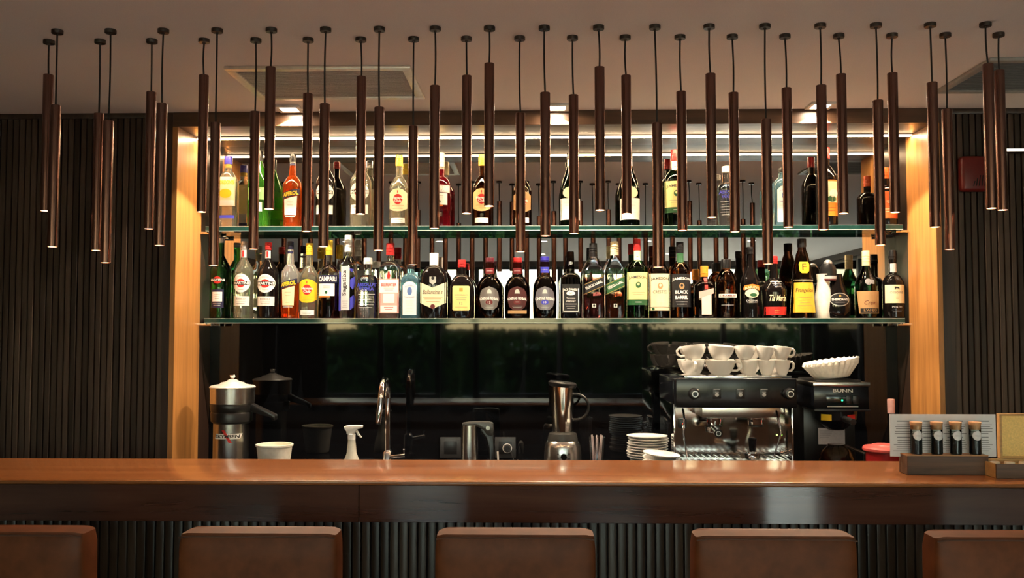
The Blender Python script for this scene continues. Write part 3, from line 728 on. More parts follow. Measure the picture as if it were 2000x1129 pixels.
rum(604, LB, 474, 19, G_PALE, I_YEL, C_YEL, 'clear rum bottle with a yellow arched label and yellow cap, lower shelf')

def bitter(cx, by, top, hw, glass, capm, label, hdr, body=I_WHT):
    H = by - top
    b = Bottle(cx, by, std(hw, H - 1, H * .56, H * .68, 6.6, .7), glass, label)
    b.cap(top + H * .19, top, 7.2, capm, 2)
    y = by - H * .55
    L = b.rect(None, -hw * .93, hw * .93, y, y + H * .10, hdr); b.text(L, 'CAMPARI', 0, y + H * .05, hw * 1.75, H * .065, I_WHT, bold=.04)
    l2 = b.rect(None, -hw * .88, hw * .72, y + H * .11, y + H * .265, body); b.ell(l2, -1, y + H * .22, 2.6, 3, I_GRN); b.lines(l2, -8, 7, [y + H * .14, y + H * .16], I_GRY)
    b.rect(None, -hw * .88, hw * .3, y + H * .268, y + H * .285, I_ORG)
    return b
G_CAMP = liquid_glass('dark_red_bitter', (.055, .008, .02), lv(540, LB)); G_CAMPU = liquid_glass('red_bitter_full', (.30, .008, .02), lv(330, UB), tr=.88)
bitter(642.5, LB, 468, 19.5, G_CAMP, C_YEL, 'dark red bitter bottle with a black and white label and yellow cap, lower shelf', I_NVY)

b = Bottle(680, LB, [(0, 17), (2, 18.3), (60, 17.6), (104, 17.2)] + shoulder(17.2, 7.4, 104, 122, .4) + [(163, 6.8)], G_CLR, 'slim clear spirit bottle with sideways lettering and purple swirls, white cap')
b.cap(491, 458, 7.6, C_WHT, 2)
L = b.rect(None, -11, 6, 520, 606, I_LGRY); b.text(L, 'Sagatiba', -3.5, 553, 50, 11, I_BLK, rot=PI / 2, bold=.015); b.lines(L, -8, 3, [588, 592, 596, 600], I_GRY)
for pts in ([(-16.5, 528), (-11.5, 532), (-13, 540), (-11.5, 548), (-11.5, 607), (-16.5, 607)], [(6, 524), (13, 526), (10, 532), (6, 528)], [(7, 546), (15, 540), (16, 556), (12, 566), (7, 560)],
            [(7, 582), (13, 576), (16, 584), (14, 600), (7, 606)]): b.poly(None, pts, I_BLU)

def vodka(cx, by, top, hw, label, lit=False):
    H = by - top
    b = Bottle(cx, by, std(hw, H - 1, H * .60, H * .72, 7.6, .85), G_CLR, label)
    b.cap(top + 12, top, 8.4, C_WHT, 1)
    y = by - H * .55
    for s_, yy, wd in (('ABSOLUT', y, 1.75), ('VODKA', y + 8, 1.35)): b.text(None, s_, 0, yy, hw * wd, 7, I_BLU, bold=.04)
    for k in range(6): b.rect(None, -hw * .75 + (k % 2) * 1.5, hw * .75 - (k % 3) * 2, y + 18 + k * 5.2, y + 18.7 + k * 5.2, I_LGRY, name='fine_print')
    return b
vodka(718.5, LB, 503, 21.5, 'short clear vodka bottle with blue lettering and white cap, lower shelf')

b = Bottle(762, LB, [(0, 19), (2, 20), (60, 20.4), (97, 20.2)] + shoulder(20.2, 7.2, 97, 113, .6) + [(146, 6.8)], G_CLR, 'square clear gin bottle with red guardsman label and red cap', n=5, dr=.82)
b.cap(498, 474, 8.0, C_RED, 2)
L = b.poly(None, [(-19, 545), (19, 545), (19, 612), (-19, 612)], I_PINK); q = b.poly(L, [(-18, 547), (18, 547), (18, 572), (-18, 572)], I_WHT)
b.text(q, 'BEEFEATER', 0, 556.5, 30, 6.4, I_RED, bold=.02); b.lines(q, -10, 10, [563, 566.5], I_GRY)
b.rect(L, -11, 11, 574, 592, I_WHT); b.rect(L, -16, 16, 597, 610, I_WHT); b.lines(L, -9, 9, [600, 604], I_RED, 1.2)
g = b.rect(None, -2.3, 2.3, 534, 545, I_RED, name='guardsman_figure'); b.ell(g, 0, 532.5, 1.8, 2.6, I_RED); b.rect(g, -3.6, 3.6, 537, 541, I_RED)

def blue_gin(cx, by, top, hw, label, wl=I_WHT):
    H = by - top
    b = Bottle(cx, by, [(0, hw * .93), (2, hw * .98), (70, hw)] + shoulder(hw, 7.2, H * .70, H * .84, .55) + [(H - 1, 7)], G_BLUE, label, n=5, dr=.8)
    b.cap(top + 9, top, 7.8, C_BLK, 1)
    y0, y1 = by - H * .68, by - H * .06
    L = b.poly(None, [(-hw * .72, y0 + 8), (-hw * .4, y0 + 1.5), (0, y0), (hw * .4, y0 + 1.5), (hw * .72, y0 + 8), (hw * .72, y1), (-hw * .72, y1)], wl)
    q = b.ell(L, 0, y0 + 19, hw * .26, 8, I_BLU2); b.text(L, 'BOMBAY', 0, y0 + 8, hw, 3.2, I_BLU2, arch=3); b.text(L, 'SAPPHIRE', 0, y0 + 31, hw * 1.05, 3.2, I_BLU2, arch=-1)
    b.lines(L, -hw * .45, hw * .45, [y0 + 38, y0 + 42, y0 + 46, y0 + 52, y0 + 58], I_LGRY)
    return b
I_BLU2 = ink('steel_blue', (.10, .18, .42))
blue_gin(802, LB, 516, 18.5, 'pale blue square gin bottle with white arched label, lower shelf')

b = Bottle(847.5, LB, [(0, 25.5), (2, 26.7), (60, 27.2), (78, 26.5)] + shoulder(26.5, 8.6, 78, 104, .75) + [(127, 8)], G_BLK, 'broad black whisky bottle with cream shield label and white cap', n=3, dr=.78)
b.cap(519, 494, 8.6, C_WHT)
L = b.poly(None, [(-25, 552), (0, 562.5), (25, 552), (25, 592), (0, 604), (-25, 592)], I_CRM)
b.text(L, "Ballantine's", 0, 570.5, 38, 8.5, M_GREYINK, shear=.25); b.lines(L, -19, 19, [581, 584, 589], I_TAN); b.ell(L, 0, 599, 4.6, 4.6, I_DRED)
q = b.poly(None, [(-6.5, 541), (6.5, 541), (6.5, 552), (0, 557), (-6.5, 552)], I_SIL); b.ell(q, 0, 544, 3, 3, I_BLK)

b = Bottle(902, LB, [(0, 23), (2, 24.4), (40, 25), (58, 24.5)] + shoulder(24.5, 8, 58, 86, .75) + [(114, 7.6)], G_BLK, 'squat black whisky bottle with yellow label and red cap', n=4, dr=.78)
b.cap(527, 507, 7.8, C_RED, 2); b.cap(535, 527, 7.2, C_RED, 0, name='neck_seal')
L = b.poly(None, [(-14.5, 559), (14.5, 559), (16.5, 561), (16.5, 605), (14.5, 607), (-14.5, 607), (-16.5, 605), (-16.5, 561)], I_CRY if False else ink('pale_yellow', (.80, .66, .24)))
b.text(L, "BUCHANAN'S", 0, 576.5, 25, 3.4, I_GRY); b.lines(L, -11, 11, [582, 585.5], I_GRY); b.text(L, '12', 0, 593, 6, 4.5, I_GRY); q = b.rect(L, -3.5, 3.5, 563, 570, I_GLD); b.lines(L, -12, 12, [600], I_TAN)

def regal(cx, top, hw, glass, capm, lab, mid, label, band=None):
    H = LB - top
    b = Bottle(cx, LB, [(0, hw * .92), (2, hw * .97), (30, hw), (58, hw * .98)] + shoulder(hw * .98, 10.5, 58, 83, .7) + [(88, 11), (96, 9.6), (H - 1, 8)], glass, label, n=2.2, dr=.85)
    b.cap(top + 11, top, 8.6, capm, 1); b.cap(top + 20, top + 11, 8.4, capm, 0, name='neck_seal')
    nl = b.rect(None, -8, 8, top + 21, top + 32, mid if mid is not I_DRED else I_DRED); b.lines(nl, -6, 6, [top + 26], I_SIL, 1)
    q = b.poly(None, [(-13, 565), (-17, 572), (-19, 585), (-15, 600), (-8, 606), (8, 606), (15, 600), (19, 585), (17, 572), (13, 565), (0, 560)], lab)
    b.text(q, 'CHIVAS REGAL', 0, 583, 36, 5.4, I_WHT, bold=.03, arch=2.0)
    b.ell(q, 0, 591, 7, 4.6, mid); (b.text(q, band, 0, 591, 5, 4.5, I_WHT) if band else b.lines(q, -4, 4, [590], I_SIL, 1)); b.poly(q, [(-4, 568), (0, 565), (4, 568), (5, 574), (-5, 574)], I_SIL); b.lines(q, -10, 10, [598, 601], I_SIL)
    return b
regal(956.5, 503, 26, G_DAMB, C_MAR, ink('smoky_silver', (.22, .20, .19), .35, .5), I_DRED, 'amber whisky bottle with silver crest label and maroon cap', '12')
r2 = regal(1010.5, 503, 25, G_BRN, C_RED, ink('dark_maroon', (.06, .014, .014)), I_DRED, 'dark whisky bottle with maroon crest label and bright red cap')
r2.rect(None, -18, 18, 607, 613, I_TAN)
regal(1064, 501, 23.5, G_DAMB, C_BLU, ink('bluish_silver', (.20, .19, .22), .35, .5), I_BLU, 'amber whisky bottle with blue cap and blue centred crest', '18')

b = Bottle(1114, LB, [(0, 19), (2, 19.8), (50, 20), (78, 19.2)] + shoulder(19.2, 8.4, 78, 90, .6) + [(100, 9), (108, 8), (130, 7.2)], G_BRN, 'square whiskey bottle with a black and white label and black cap', n=6, dr=.9)
b.cap(503, 491, 7.0, C_BLK, 1); nl = b.cap(526, 503, 8.6, C_BLK, 0, hw1=7.4, name='neck_wrap'); b.text(None, 'JD', 0, 515, 8, 7, I_WHT)
L = b.rect(None, -17.5, 17.5, 556, 612, I_BLK)
b.text(L, "JACK DANIEL'S", 0, 566.5, 31, 6, I_WHT, bold=.02, arch=1.6); q = b.ell(L, 0, 573.5, 8.5, 4.2, I_WHT); b.text(q, 'No7', 0, 573.5, 6, 3.4, I_BLK)
for s_, yy, wd in (('Tennessee', 583, 17), ('WHISKEY', 589, 19)): b.text(L, s_, 0, yy, wd, 3.6, I_WHT)
b.lines(L, -11, 11, [594, 598, 602], I_WHT, .8)
for sx in (-1, 1): b.rect(L, sx * 14.6 - .5, sx * 14.6 + .5, 564, 608, I_WHT)
b.rect(L, -14, 14, 608, 609, I_WHT)

def striding(cx, top, hw, glass, capm, band, words, label):
    H = LB - top
    b = Bottle(cx, LB, [(0, hw * .97), (2, hw), (60, hw), (88, hw)] + shoulder(hw, 8, 88, 119, .45) + [(H - 1, 7)], glass, label, n=5, dr=.9)
    b.cap(top + 27, top, 8.2, capm, 3, hw1=7.6)
    L = b.poly(None, [(-hw * .97, 556), (hw * .97, 539), (hw * .97, 561), (-hw * .97, 577)], band)
    b.text(L, words, 0, 557, hw * 1.7, 4.6, I_WHT, rot=.40, bold=.01)
    for a, c in ((1.2, 2.0), (19.5, 20.3)): b.poly(L, [(-hw * .96, 556 + a), (hw * .96, 539 + a), (hw * .96, 539 + c), (-hw * .96, 556 + c)], I_GLD)
    b.poly(L, [(-hw * .7, 566), (hw * .7, 551.5), (hw * .7, 552.5), (-hw * .7, 567)], I_LGRY, name='fine_print')
    q = b.rect(None, -3.5, 3.5, 594, 601, I_SIL); b.ell(q, 0, 597.5, 2.2, 2.4, I_BLK)
    return b
G_JB = liquid_glass('whisky_part_full', (.34, .16, .16), lv(542, LB)); G_JG = liquid_glass('whisky_half_full', (.30, .12, .07), lv(568, LB))
striding(1159, 475, 20.5, G_JB, C_BLK, I_BLK, 'BLACK LABEL', 'square whisky bottle with slanted black label and black cap')
striding(1200.5, 472, 18.8, G_JG, C_CRM, I_GRN, 'GREEN LABEL', 'square whisky bottle with slanted green label and cream cap')

def irish(cx, by, top, hw, glass, capm, lab, txt, label, kind=0):
    H = by - top
    b = Bottle(cx, by, std(hw, H - 1, H * .60, H * .74, 6.8, .5), glass, label)
    b.cap(top + H * .145, top, 7.4, capm, 2)
    b.rect(None, -6.2, 6.2, top + H * .15, top + H * .27, I_CRM if kind < 2 else I_GRN)
    if kind < 2: b.ell(None, 0, top + H * .25, 3.4, 5, I_TAN)
    y0 = by - H * .575
    L = b.rect(None, -hw * .96, hw * .96, y0, y0 + H * (.34 if kind == 0 else .43), lab)
    b.text(L, 'JAMESON', 0, y0 + H * .065, hw * 1.7, 7, txt, bold=.02, arch=1.5)
    q = b.ell(L, 0, y0 + H * .16, 5, 6, I_TAN if kind else I_GRN); b.ell(q, 0, y0 + H * .15, 2.4, 2.6, lab)
    if kind == 0:
        b.lines(L, -13, 13, [y0 + H * .25, y0 + H * .275], I_GRY); l2 = b.rect(None, -hw * .96, hw * .96, y0 + H * .345, y0 + H * .41, I_GRN); b.lines(l2, -6, 6, [y0 + H * .37], I_WHT, 1.2)
    elif kind == 1:
        b.text(L, 'CRESTED', 0, y0 + H * .235, hw * 1.35, 6.2, M_GREYINK); b.lines(L, -12, 12, [y0 + H * .30, y0 + H * .33, y0 + H * .36], I_LGRY)
        l2 = b.rect(None, -hw * .96, hw * .96, y0 + H * .435, y0 + H * .475, I_CRM); b.ell(l2, -13, y0 + H * .455, 2.4, 2.6, I_GRN)
    else:
        for s_, yy in (('BLACK', .235), ('BARREL', .305)): b.text(L, s_, 0, y0 + H * yy, hw * 1.2, 6.6, I_WHT, bold=.04)
        b.lines(L, -11, 11, [y0 + H * .36, y0 + H * .39], I_LGRY)
    return b
irish(1244.5, LB, 467, 20.5, G_GREEN, C_RED, ink('straw', (.80, .70, .30)), M_GREYINK, 'green whiskey bottle with straw coloured label and red cap, lower shelf')
irish(1287, LB, 472, 20, G_AMB, C_MAR, I_CRM, M_GREYINK, 'amber whiskey bottle with tall cream label, behind a pendant tube', 1)
irish(1328.5, LB, 473, 20, G_AMB, C_BLK, I_BLK, I_WHT, 'amber whiskey bottle with black label and black cap', 2)

b = Bottle(1376, LB, [(0, 18.5), (2, 19.3), (40, 19.5), (62, 19)] + shoulder(19, 6.4, 62, 74, .75) + [(100, 6.2)], G_BRN, 'small square dark bottle with white label, red ribbon and orange cap', n=5, dr=.95)
b.cap(541, 520, 7.6, C_ORG, 1)
b.rect(None, -3, 3, 543, 566, I_RED, name='ribbon')
L = b.rect(None, -9, 9.5, 574, 615, ink('warm_white', (.78, .66, .56))); q = b.poly(None, [(-14, 571), (14, 564), (14, 574), (-14, 584)], I_PINK, extra=.0004); b.lines(q, -9, 9, [573.5], I_TAN)
b = Bottle(1418.5, LB, [(0, 19), (2, 20), (40, 20.5), (70, 20.5)] + shoulder(20.5, 8, 70, 95, .6) + [(114, 7.6)], G_DAMB, 'dark liqueur bottle with a narrow white band label and black cap')
b.cap(525, 507, 9.4, C_BLK); L = b.rect(None, -17, 17, 575, 582, I_WHT); b.text(L, 'DRAMBUIE', 0, 578.5, 30, 4, I_DRED, bold=.02); b.lines(None, -13, 10, [596], I_SIL, 1)
b = Bottle(1465, LB, std(18.8, 138, 66, 104, 6.4, .2), G_BLK, 'black cream liqueur bottle with an oval landscape label')
b.cap(497, 483, 7.0, C_BLK, 2); b.rect(None, -6.6, 6.6, 485, 486.5, I_WHT)
L = b.poly(None, [(-16, 566), (-14, 559), (0, 556), (14, 559), (16, 566), (14, 568), (0, 563), (-14, 568)], I_ORG); b.text(L, 'BAILEYS', 0, 562, 26, 5, I_CRM, arch=3, bold=.02)
q = b.ell(None, 0, 574, 13, 8.5, I_CRM); b.ell(q, 2, 577, 7, 3.4, I_GRN); b.text(None, 'ORIGINAL', 0, 588, 22, 3.6, I_LGRY); b.lines(None, -10, 10, [592], I_GRY)
b = Bottle(1511.5, LB, [(0, 20), (2, 21.5), (20, 22.5), (50, 24)] + shoulder(24, 9, 52, 78, .55) + [(96, 7.4), (119, 7)], G_BLK, 'squat black coffee liqueur bottle with red lower label, red cap')
b.cap(516, 501, 7.6, C_RED, 2)
b.text(None, 'Tia Maria', 2, 583, 33, 12, I_CRM, shear=.2, bold=.015)
L = b.rect(None, -21, 21, 600, 616, I_RED); b.lines(L, -5, 5, [607, 610], I_GLD)
for k in range(4): b.rect(None, -10 + k * 2, 12 - k, 551 + k * 3.4, 552 + k * 3.4, I_SIL, name='print_mark')
b = Bottle(1567, LB, [(0, 23.5), (2, 24), (30, 22.5), (72, 19), (74, 20), (77, 20), (79, 19)] + [(90, 18.5), (106, 15.5), (120, 12)] + shoulder(12, 8, 120, 132, .5) + [(155, 7.4)], G_BRN, 'brown monk-shaped liqueur bottle with a flared yellow label', n=2.6, dr=.8)
b.cap(484, 467, 8.6, C_BLK)
L = b.poly(None, [(-18, 553), (18, 553), (21.5, 611), (-21.5, 611)], ink('bright_yellow', (.66, .42, .035))); b.text(L, 'Frangelico', 0, 569, 32, 10, ink('dark_brown', (.10, .045, .015)), shear=.1, bold=.01); b.lines(L, -15, 15, [582, 587, 592, 597, 602], I_TAN)
q = b.poly(None, [(-8, 513), (8, 513), (10, 518), (9, 531), (5, 535), (-5, 535), (-9, 531), (-10, 518)], I_YEL); b.text(q, 'F', 0, 523, 8, 13, I_DRED)
b.rect(None, -18.5, 18.5, 547.5, 549.5, I_CRM)

# two-chambered bottle, white half and black half
b = Bottle(1608, LB, [(0, 13), (2, 14), (10, 14.5), (40, 17), (58, 13), (72, 11.5), (86, 13)], mat('cream_filled_glass', (.78, .74, .66), .06, coat=.5),
           'two-chambered liqueur bottle, one half white and one half black, round black stopper', n=2.2)
x2 = at(1634, 550, Y_BOT).x; s2 = Bottle.__new__(Bottle); s2.__dict__.update(b.__dict__); s2.x = x2
s2.prof = [(0, 19), (2, 22), (14, 26), (30, 26.5), (44, 23), (58, 16), (72, 11), (86, 10)]; s2.dr = .72
s2.loft(s2.prof, 2.2, .72, 'dark_chamber', G_BLK)
q = s2.ell(None, 0, 586, 19, 13, I_SIL); q2 = s2.ell(q, 0, 586, 17.5, 11.5, I_BLK); s2.text(q, "SHERIDAN'S", 0, 586, 30, 4.4, I_WHT, bold=.02); s2.lines(q, -9, 9, [591], I_LGRY); s2.ell(q, 0, 579, 2.4, 2.6, I_GLD)
st = Bottle.__new__(Bottle); st.__dict__.update(b.__dict__); st.x = at(1617, 520, Y_BOT).x
st.prof = [(72, 16), (84, 17), (96, 16.5), (104, 13), (110, 8), (113, 3)]
st.loft([(72, 15.5), (78, 16.2), (84, 16.6)], 2, .8, 'collar', C_BLK); st.loft([(84, 16), (92, 16.4), (100, 14), (106, 10)], 2, .8, 'stopper', C_BLK); st.loft([(104, 8), (108, 8.4), (112, 6.4), (114, 2.5)], 2, 1, 'stopper_ball', C_SIL)
st.prof = [(72, 15.5), (78, 16.2), (84, 16.6)]; q = st.rect(None, -14.5, 14.5, 540.5, 549, I_LGRY); st.rect(q, -12, 12, 546, 549, I_DRED)

b = Bottle(1692, LB, std(22, 130, 62, 102, 6.6, .15), G_DGREEN, 'dark green fortified wine bottle with tan label and cream cap')
b.cap(520, 491, 7.6, C_CRM, 3)
L = b.poly(None, [(-21, 570), (21, 570), (18.5, 613), (-18.5, 613)], I_TAN); b.text(L, 'Crem', 0, 592, 22, 8, I_DRED, shear=.3); q = b.rect(L, -17, 17, 603, 611.5, I_BLK); b.text(q, "L'ANJO", 0, 607, 24, 6, I_TAN)
b.ell(None, -3, 552, 6, 6, I_GRY, name='emblem'); b.poly(None, [(3, 547), (9, 549), (8, 557), (2, 556)], I_GRY, name='emblem')
b = Bottle(1744, LB, std(20, 128, 66, 86, 7, .75), G_BLK, 'black port bottle with cream square label at the right end of the lower shelf')
b.cap(508, 490, 7.8, C_BLK, 1, hw1=7); b.rect(None, -6.2, 6.2, 516, 533, I_LGRY)
L = b.rect(None, -18.5, 18.5, 558, 593, I_CRM); b.text(L, 'OSBORNE', 0, 572.5, 24, 4.4, M_GREYINK); b.poly(L, [(-4.5, 561), (4, 562), (4.5, 567), (2.5, 567), (2, 565), (-2.5, 565), (-3, 567.5), (-4.5, 567.5)], I_BLK); b.lines(L, -3, 3, [581, 584], I_TAN)
b.text(None, 'PORTO', 0, 600.5, 18, 4.2, I_LGRY); b.lines(None, -10, 10, [606, 609], I_GRY)

# ---- upper shelf, left to right
b = Bottle(445.5, UB, [(0, 18.5), (2, 19.3), (60, 19.5), (88, 19)] + shoulder(19, 7.6, 88, 112, .5) + [(140, 7)], G_PALE, 'clear square gin bottle with yellow label at the left end of the upper shelf', n=4, dr=.85)
b.cap(318, 302, 7.8, C_BLU); b.cap(325, 318, 7.2, C_YEL, 0, name='neck_seal')
L = b.rect(None, -18, 18, 345, 403, I_CRM); b.text(L, "GORDON'S", 0, 356, 32, 9, I_YEL, bold=.04); b.ell(L, 0, 378, 12, 9, I_YEL); b.rect(L, -17, 17, 391, 402, I_WHT)
b.rect(None, -17, 17, 421, 427, I_BLU)
b = Bottle(506, UB, std(22.5, 152, 82, 128, 6.2, .25), G_LGREEN, 'bright green spirit bottle with pale label, upper shelf')
b.cap(312, 291, 6.8, C_BLK); L = b.rect(None, -16, 16, 367, 391, I_LGRN); q = b.rect(L, -3, 9, 370, 376, I_WHT); L2 = b.rect(None, -12, 12, 396, 414, I_WHT); b.lines(L2, -8, 8, [401, 406], I_GRN)
aperitif(571.5, UB, 298, 19, G_APU, C_BLK, 'full orange aperitif bottle with a slanted navy and yellow label, upper shelf')
vermouth(637, UB, 296, 20, G_BLK, C_RED, True, 'black vermouth bottle with a white disc label, upper shelf', low='ROSSO')
vermouth(704.5, UB, 294, 21, G_PALE, C_SIL, True, 'pale gold vermouth bottle with a white disc label, upper shelf', low='BIANCO')
rum(779.5, UB, 301, 19, G_PALE, I_CRM, C_YEL, 'pale rum bottle with cream arched label and gold cap, upper shelf')
bitter(861, UB, 297, 19.5, G_CAMPU, C_CRM, 'deep red bitter bottle with white label and cream cap, upper shelf', I_LGRY)
rum(941.5, UB, 301, 18.5, G_AMB, ink('peach', (.82, .52, .24)), C_YEL, 'amber rum bottle with peach arched label and gold cap, upper shelf')
rum(1020, UB, 312, 18.5, G_DAMB, I_TAN, C_BLK, 'dark rum bottle with tan label, mostly behind a pendant tube, upper shelf')
def sparkling(cx, label):
    b = Bottle(cx, UB, std(19.5, 145, 72, 122, 5.6, .1), G_DGREEN, label, name='wine_bottle')
    b.cap(311, 299, 6.2, C_BLK); b.rect(None, -5.4, 5.4, 312, 325, I_CRM)
    b.ell(None, 0, 379, 14.5, 11.5, I_CRM); L = b.rect(None, -18.8, 18.8, 390, 432, I_WHT); b.lines(L, -12, 12, [398, 404, 410, 418], I_LGRY)
sparkling(1113.5, 'dark wine bottle with large white label, left of the two alike on the upper shelf')
sparkling(1229.5, 'dark wine bottle with large white label, right of the two alike on the upper shelf')
irish(1318, UB, 293, 21, G_DGREEN, C_RED, ink('straw', (.8, .7, .3)), M_GREYINK, 'green whiskey bottle with straw label and red cap, upper shelf')
vodka(1419, UB, 326, 19.5, 'clear vodka bottle with blue lettering and white cap, upper shelf')
blue_gin(1528, UB, 330, 19, 'pale blue square gin bottle with white label, upper shelf')
b = Bottle(1614.5, UB, std(20, 153, 90, 118, 6.4, .5), G_BLK, 'black liqueur bottle with orange and white label and red cap, upper shelf')
b.cap(312, 290, 7, C_RED); L = b.rect(None, -17, 17, 356, 426, I_ORG); b.rect(L, -15, 15, 359, 400, I_CRM); b.ell(L, 8, 382, 9, 8, I_WHT); b.ell(L, 4, 393, 9, 6, I_GRN); b.lines(L, -12, 12, [410, 416], I_DRED)
b = Bottle(1729.5, UB, std(21, 113, 66, 80, 7, .75), G_BLK, 'black liqueur bottle with orange-red label at the right end of the upper shelf')
b.cap(352, 330, 7.4, mat('cap_vermilion', (.6, .09, .02), .35), 2); L = b.rect(None, -18, 18, 374, 431, ink('vermilion', (.62, .10, .02))); b.lines(L, -6, 15, [397, 400], I_CRM, 1.6); b.lines(L, -10, 14, [413, 418], I_CRM)
# ------------------------------------------------------------------ things on the back counter
def S(Y): return Y / F_PX
def lathe_px(cx, Y, prof, n=32, z_add=0.0, cap0=True, cap1=True):
    """prof of (half width px, row) measured at depth Y"""
    x = at(cx, 850, Y).x; s = S(Y)
    return MB().lathe([(r * s, at(cx, py, Y).z) for r, py in prof], x, Y, n, cap0, cap1)
def gz(px, py, Y): return at(px, py, Y).z
# juicer
Y = 3.88; jx = at(452, 850, Y).x
ju = thing('juice_extractor', (jx, Y, Z_CNT), 'steel juice extractor with domed lid and black collar at the left of the back counter', 'juicer')
s = S(Y); zb = Z_CNT
MB().lathe([(.078, 0), (.078, .012), (.0735, .016), (33.5 * s, gz(450, 822, Y) - zb)], jx - .002, Y, 40, z0=zb).build('motor_body', M_STEEL, ju)
lathe_px(452, Y, [(34, 826), (39, 822), (40, 806), (39, 804), (40, 802), (41.5, 790), (40, 787)], 40).build('collar', M_BLACKPL, ju)
lathe_px(453, Y, [(40, 789), (42, 787), (42.5, 757), (41, 756)], 40).build('bowl', M_STEEL, ju)
ld = lathe_px(453, Y, [(43.5, 757), (44, 755.5), (41, 753), (25, 750), (22, 747), (13, 745), (7, 741)], 40).build('lid', mat('satin_lid', (.82, .81, .78), .38, .55), ju)
lathe_px(453, Y, [(5, 742), (4.2, 738), (5.6, 735), (6.5, 733.5), (5.5, 732), (1, 731.6)], 20).build('knob', M_CHROME, ld)
a = at(488, 787, Y); b_ = at(540, 817, Y)
sp = MB(); prof = [(a.x, a.z + .004), (b_.x - .006, b_.z + .018), (b_.x, b_.z + .012), (b_.x - .002, b_.z - .008), (b_.x - .014, b_.z - .006), (b_.x - .018, b_.z + .004), (a.x + .02, a.z - .038), (a.x, a.z - .03)]
sp.prism(prof, Y - .022, Y + .022).build('spout', M_BLACKPL, ju, bev=.003)
zc_ = gz(443, 849, Y)
yl = Y - 33.5 * s - .0005
def curve_front(mb_pts, rad, xc, yc, lift):
    return [(x, yc - math.sqrt(max(1e-6, (rad + lift) ** 2 - (x - xc) ** 2)), z) for x, z in mb_pts]
xl = at(443, 849, Y - .07).x
def decal(name, poly, m, rad, xc, yc, lift, parent):
    """convex-ish polygon wrapped on an upright cylinder"""
    x0 = min(p[0] for p in poly); x1 = max(p[0] for p in poly); n = 16; cols = []
    for i in range(n + 1):
        x = x0 + (x1 - x0) * i / n; xx = min(max(x, x0 + 1e-6), x1 - 1e-6); hs = []
        for (ax, az), (bx, bz) in zip(poly, poly[1:] + poly[:1]):
            if (ax - xx) * (bx - xx) <= 0 and ax != bx: hs.append(az + (bz - az) * (xx - ax) / (bx - ax))
        cols.append((x, min(hs), max(hs)))
    v = curve_front([(x, z) for x, lo, hi in cols for z in (lo, hi)], rad, xc, yc, lift); f = [(2 * i, 2 * i + 2, 2 * i + 3, 2 * i + 1) for i in range(n)]
    b = MB(); b._add(v, f); return b.build(name, m, parent)
RJ = .0738; k = s
lg = decal('badge', [(xl - 25 * k, zc_ - 5 * k), (xl + 23 * k, zc_ - 5 * k), (xl + 26 * k, zc_ + 5 * k), (xl - 22 * k, zc_ + 5 * k)], I_WHT, RJ, jx - .002, Y, .0004, ju)
decal('badge_swoosh', [(xl - 10 * k, zc_ + 12 * k), (xl - 4 * k, zc_ + 12 * k), (xl + 10 * k, zc_ - 12 * k), (xl + 4 * k, zc_ - 12 * k)], I_RED, RJ, jx - .002, Y, .0007, lg)
vs_, fs_ = text_geo('SKYMSEN', .03); bb = MB()
bb._add(curve_front([(xl + x * 45 * k + .15 * y * 7 * k, zc_ + y * 6.5 * k) for x, y in vs_], RJ, jx - .002, Y, .0011), fs_); bb.build('lettering', I_BLK, lg, smooth=False)
# white tub
Y = 3.80; bx = at(536, 880, Y).x; s = S(Y)
zt = gz(536, 867, Y)
bo = thing('paper_tub', (bx, Y, Z_CNT), 'white round tub with rolled rim beside the juice extractor', 'tub')
MB().lathe([(25 * s, 0), (27 * s, .004), (34 * s, zt - Z_CNT - .008), (32.4 * s, zt - Z_CNT - .008), (24 * s, .006), (.003, .006)], bx, Y, 40, z0=Z_CNT).build('wall', mat('white_card', (.72, .70, .62), .6), bo)
MB().lathe([(34 * s, -.010), (36 * s, -.008), (36 * s, -.001), (35 * s, 0), (32.5 * s, -.001), (32.5 * s, -.010)], bx, Y, 40, False, False, z0=zt).build('rim', MATS['white_card'], bo)
MB().lathe([(30 * s, 0), (25 * s, .004), (10 * s, .007), (.002, .008)], bx, Y, 32, z0=zt - .03).build('contents', mat('pale_green_pulp', (.55, .62, .40), .8, bump=.3), bo)
# spray bottle
Y = 3.80; sx_ = at(687, 860, Y).x; s = S(Y)
spb = thing('spray_bottle', (sx_, Y, Z_CNT), 'translucent spray bottle with white trigger head', 'spray bottle')
M_SPR = mat('frosted_plastic', (.50, .49, .42), .35)
z0 = Z_CNT
MB().lathe([(.036, 0), (.038, .004), (.038, .02), (14 * s, gz(687, 897, Y) - z0), (9.5 * s, gz(687, 885, Y) - z0), (7.6 * s, gz(687, 862, Y) - z0), (7.2 * s, gz(687, 857, Y) - z0)], sx_, Y, 28, z0=z0).build('container', M_SPR, spb)
M_WPL = mat('white_plastic', (.78, .76, .73), .4)
MB().lathe([(7.8 * s, gz(687, 858, Y)), (7.8 * s, gz(687, 848, Y)), (6.5 * s, gz(687, 847, Y))], sx_, Y, 24).build('collar', M_WPL, spb)
P = lambda px, py: (at(px, py, Y).x, at(px, py, Y).z)
hd = MB().prism([P(678, 848), P(693, 848), P(695, 842), P(699, 838), P(708, 836), P(709, 831), P(700, 830.5), P(679, 831), P(672, 833), P(674, 838), P(677, 842)], Y - .012, Y + .012).build('trigger_head', M_WPL, spb, bev=.003)
MB().prism([P(694, 841), P(698, 840), P(702, 848), P(707, 854), P(705, 855.5), P(699, 850)], Y - .006, Y + .006).build('trigger', M_WPL, hd, bev=.001)
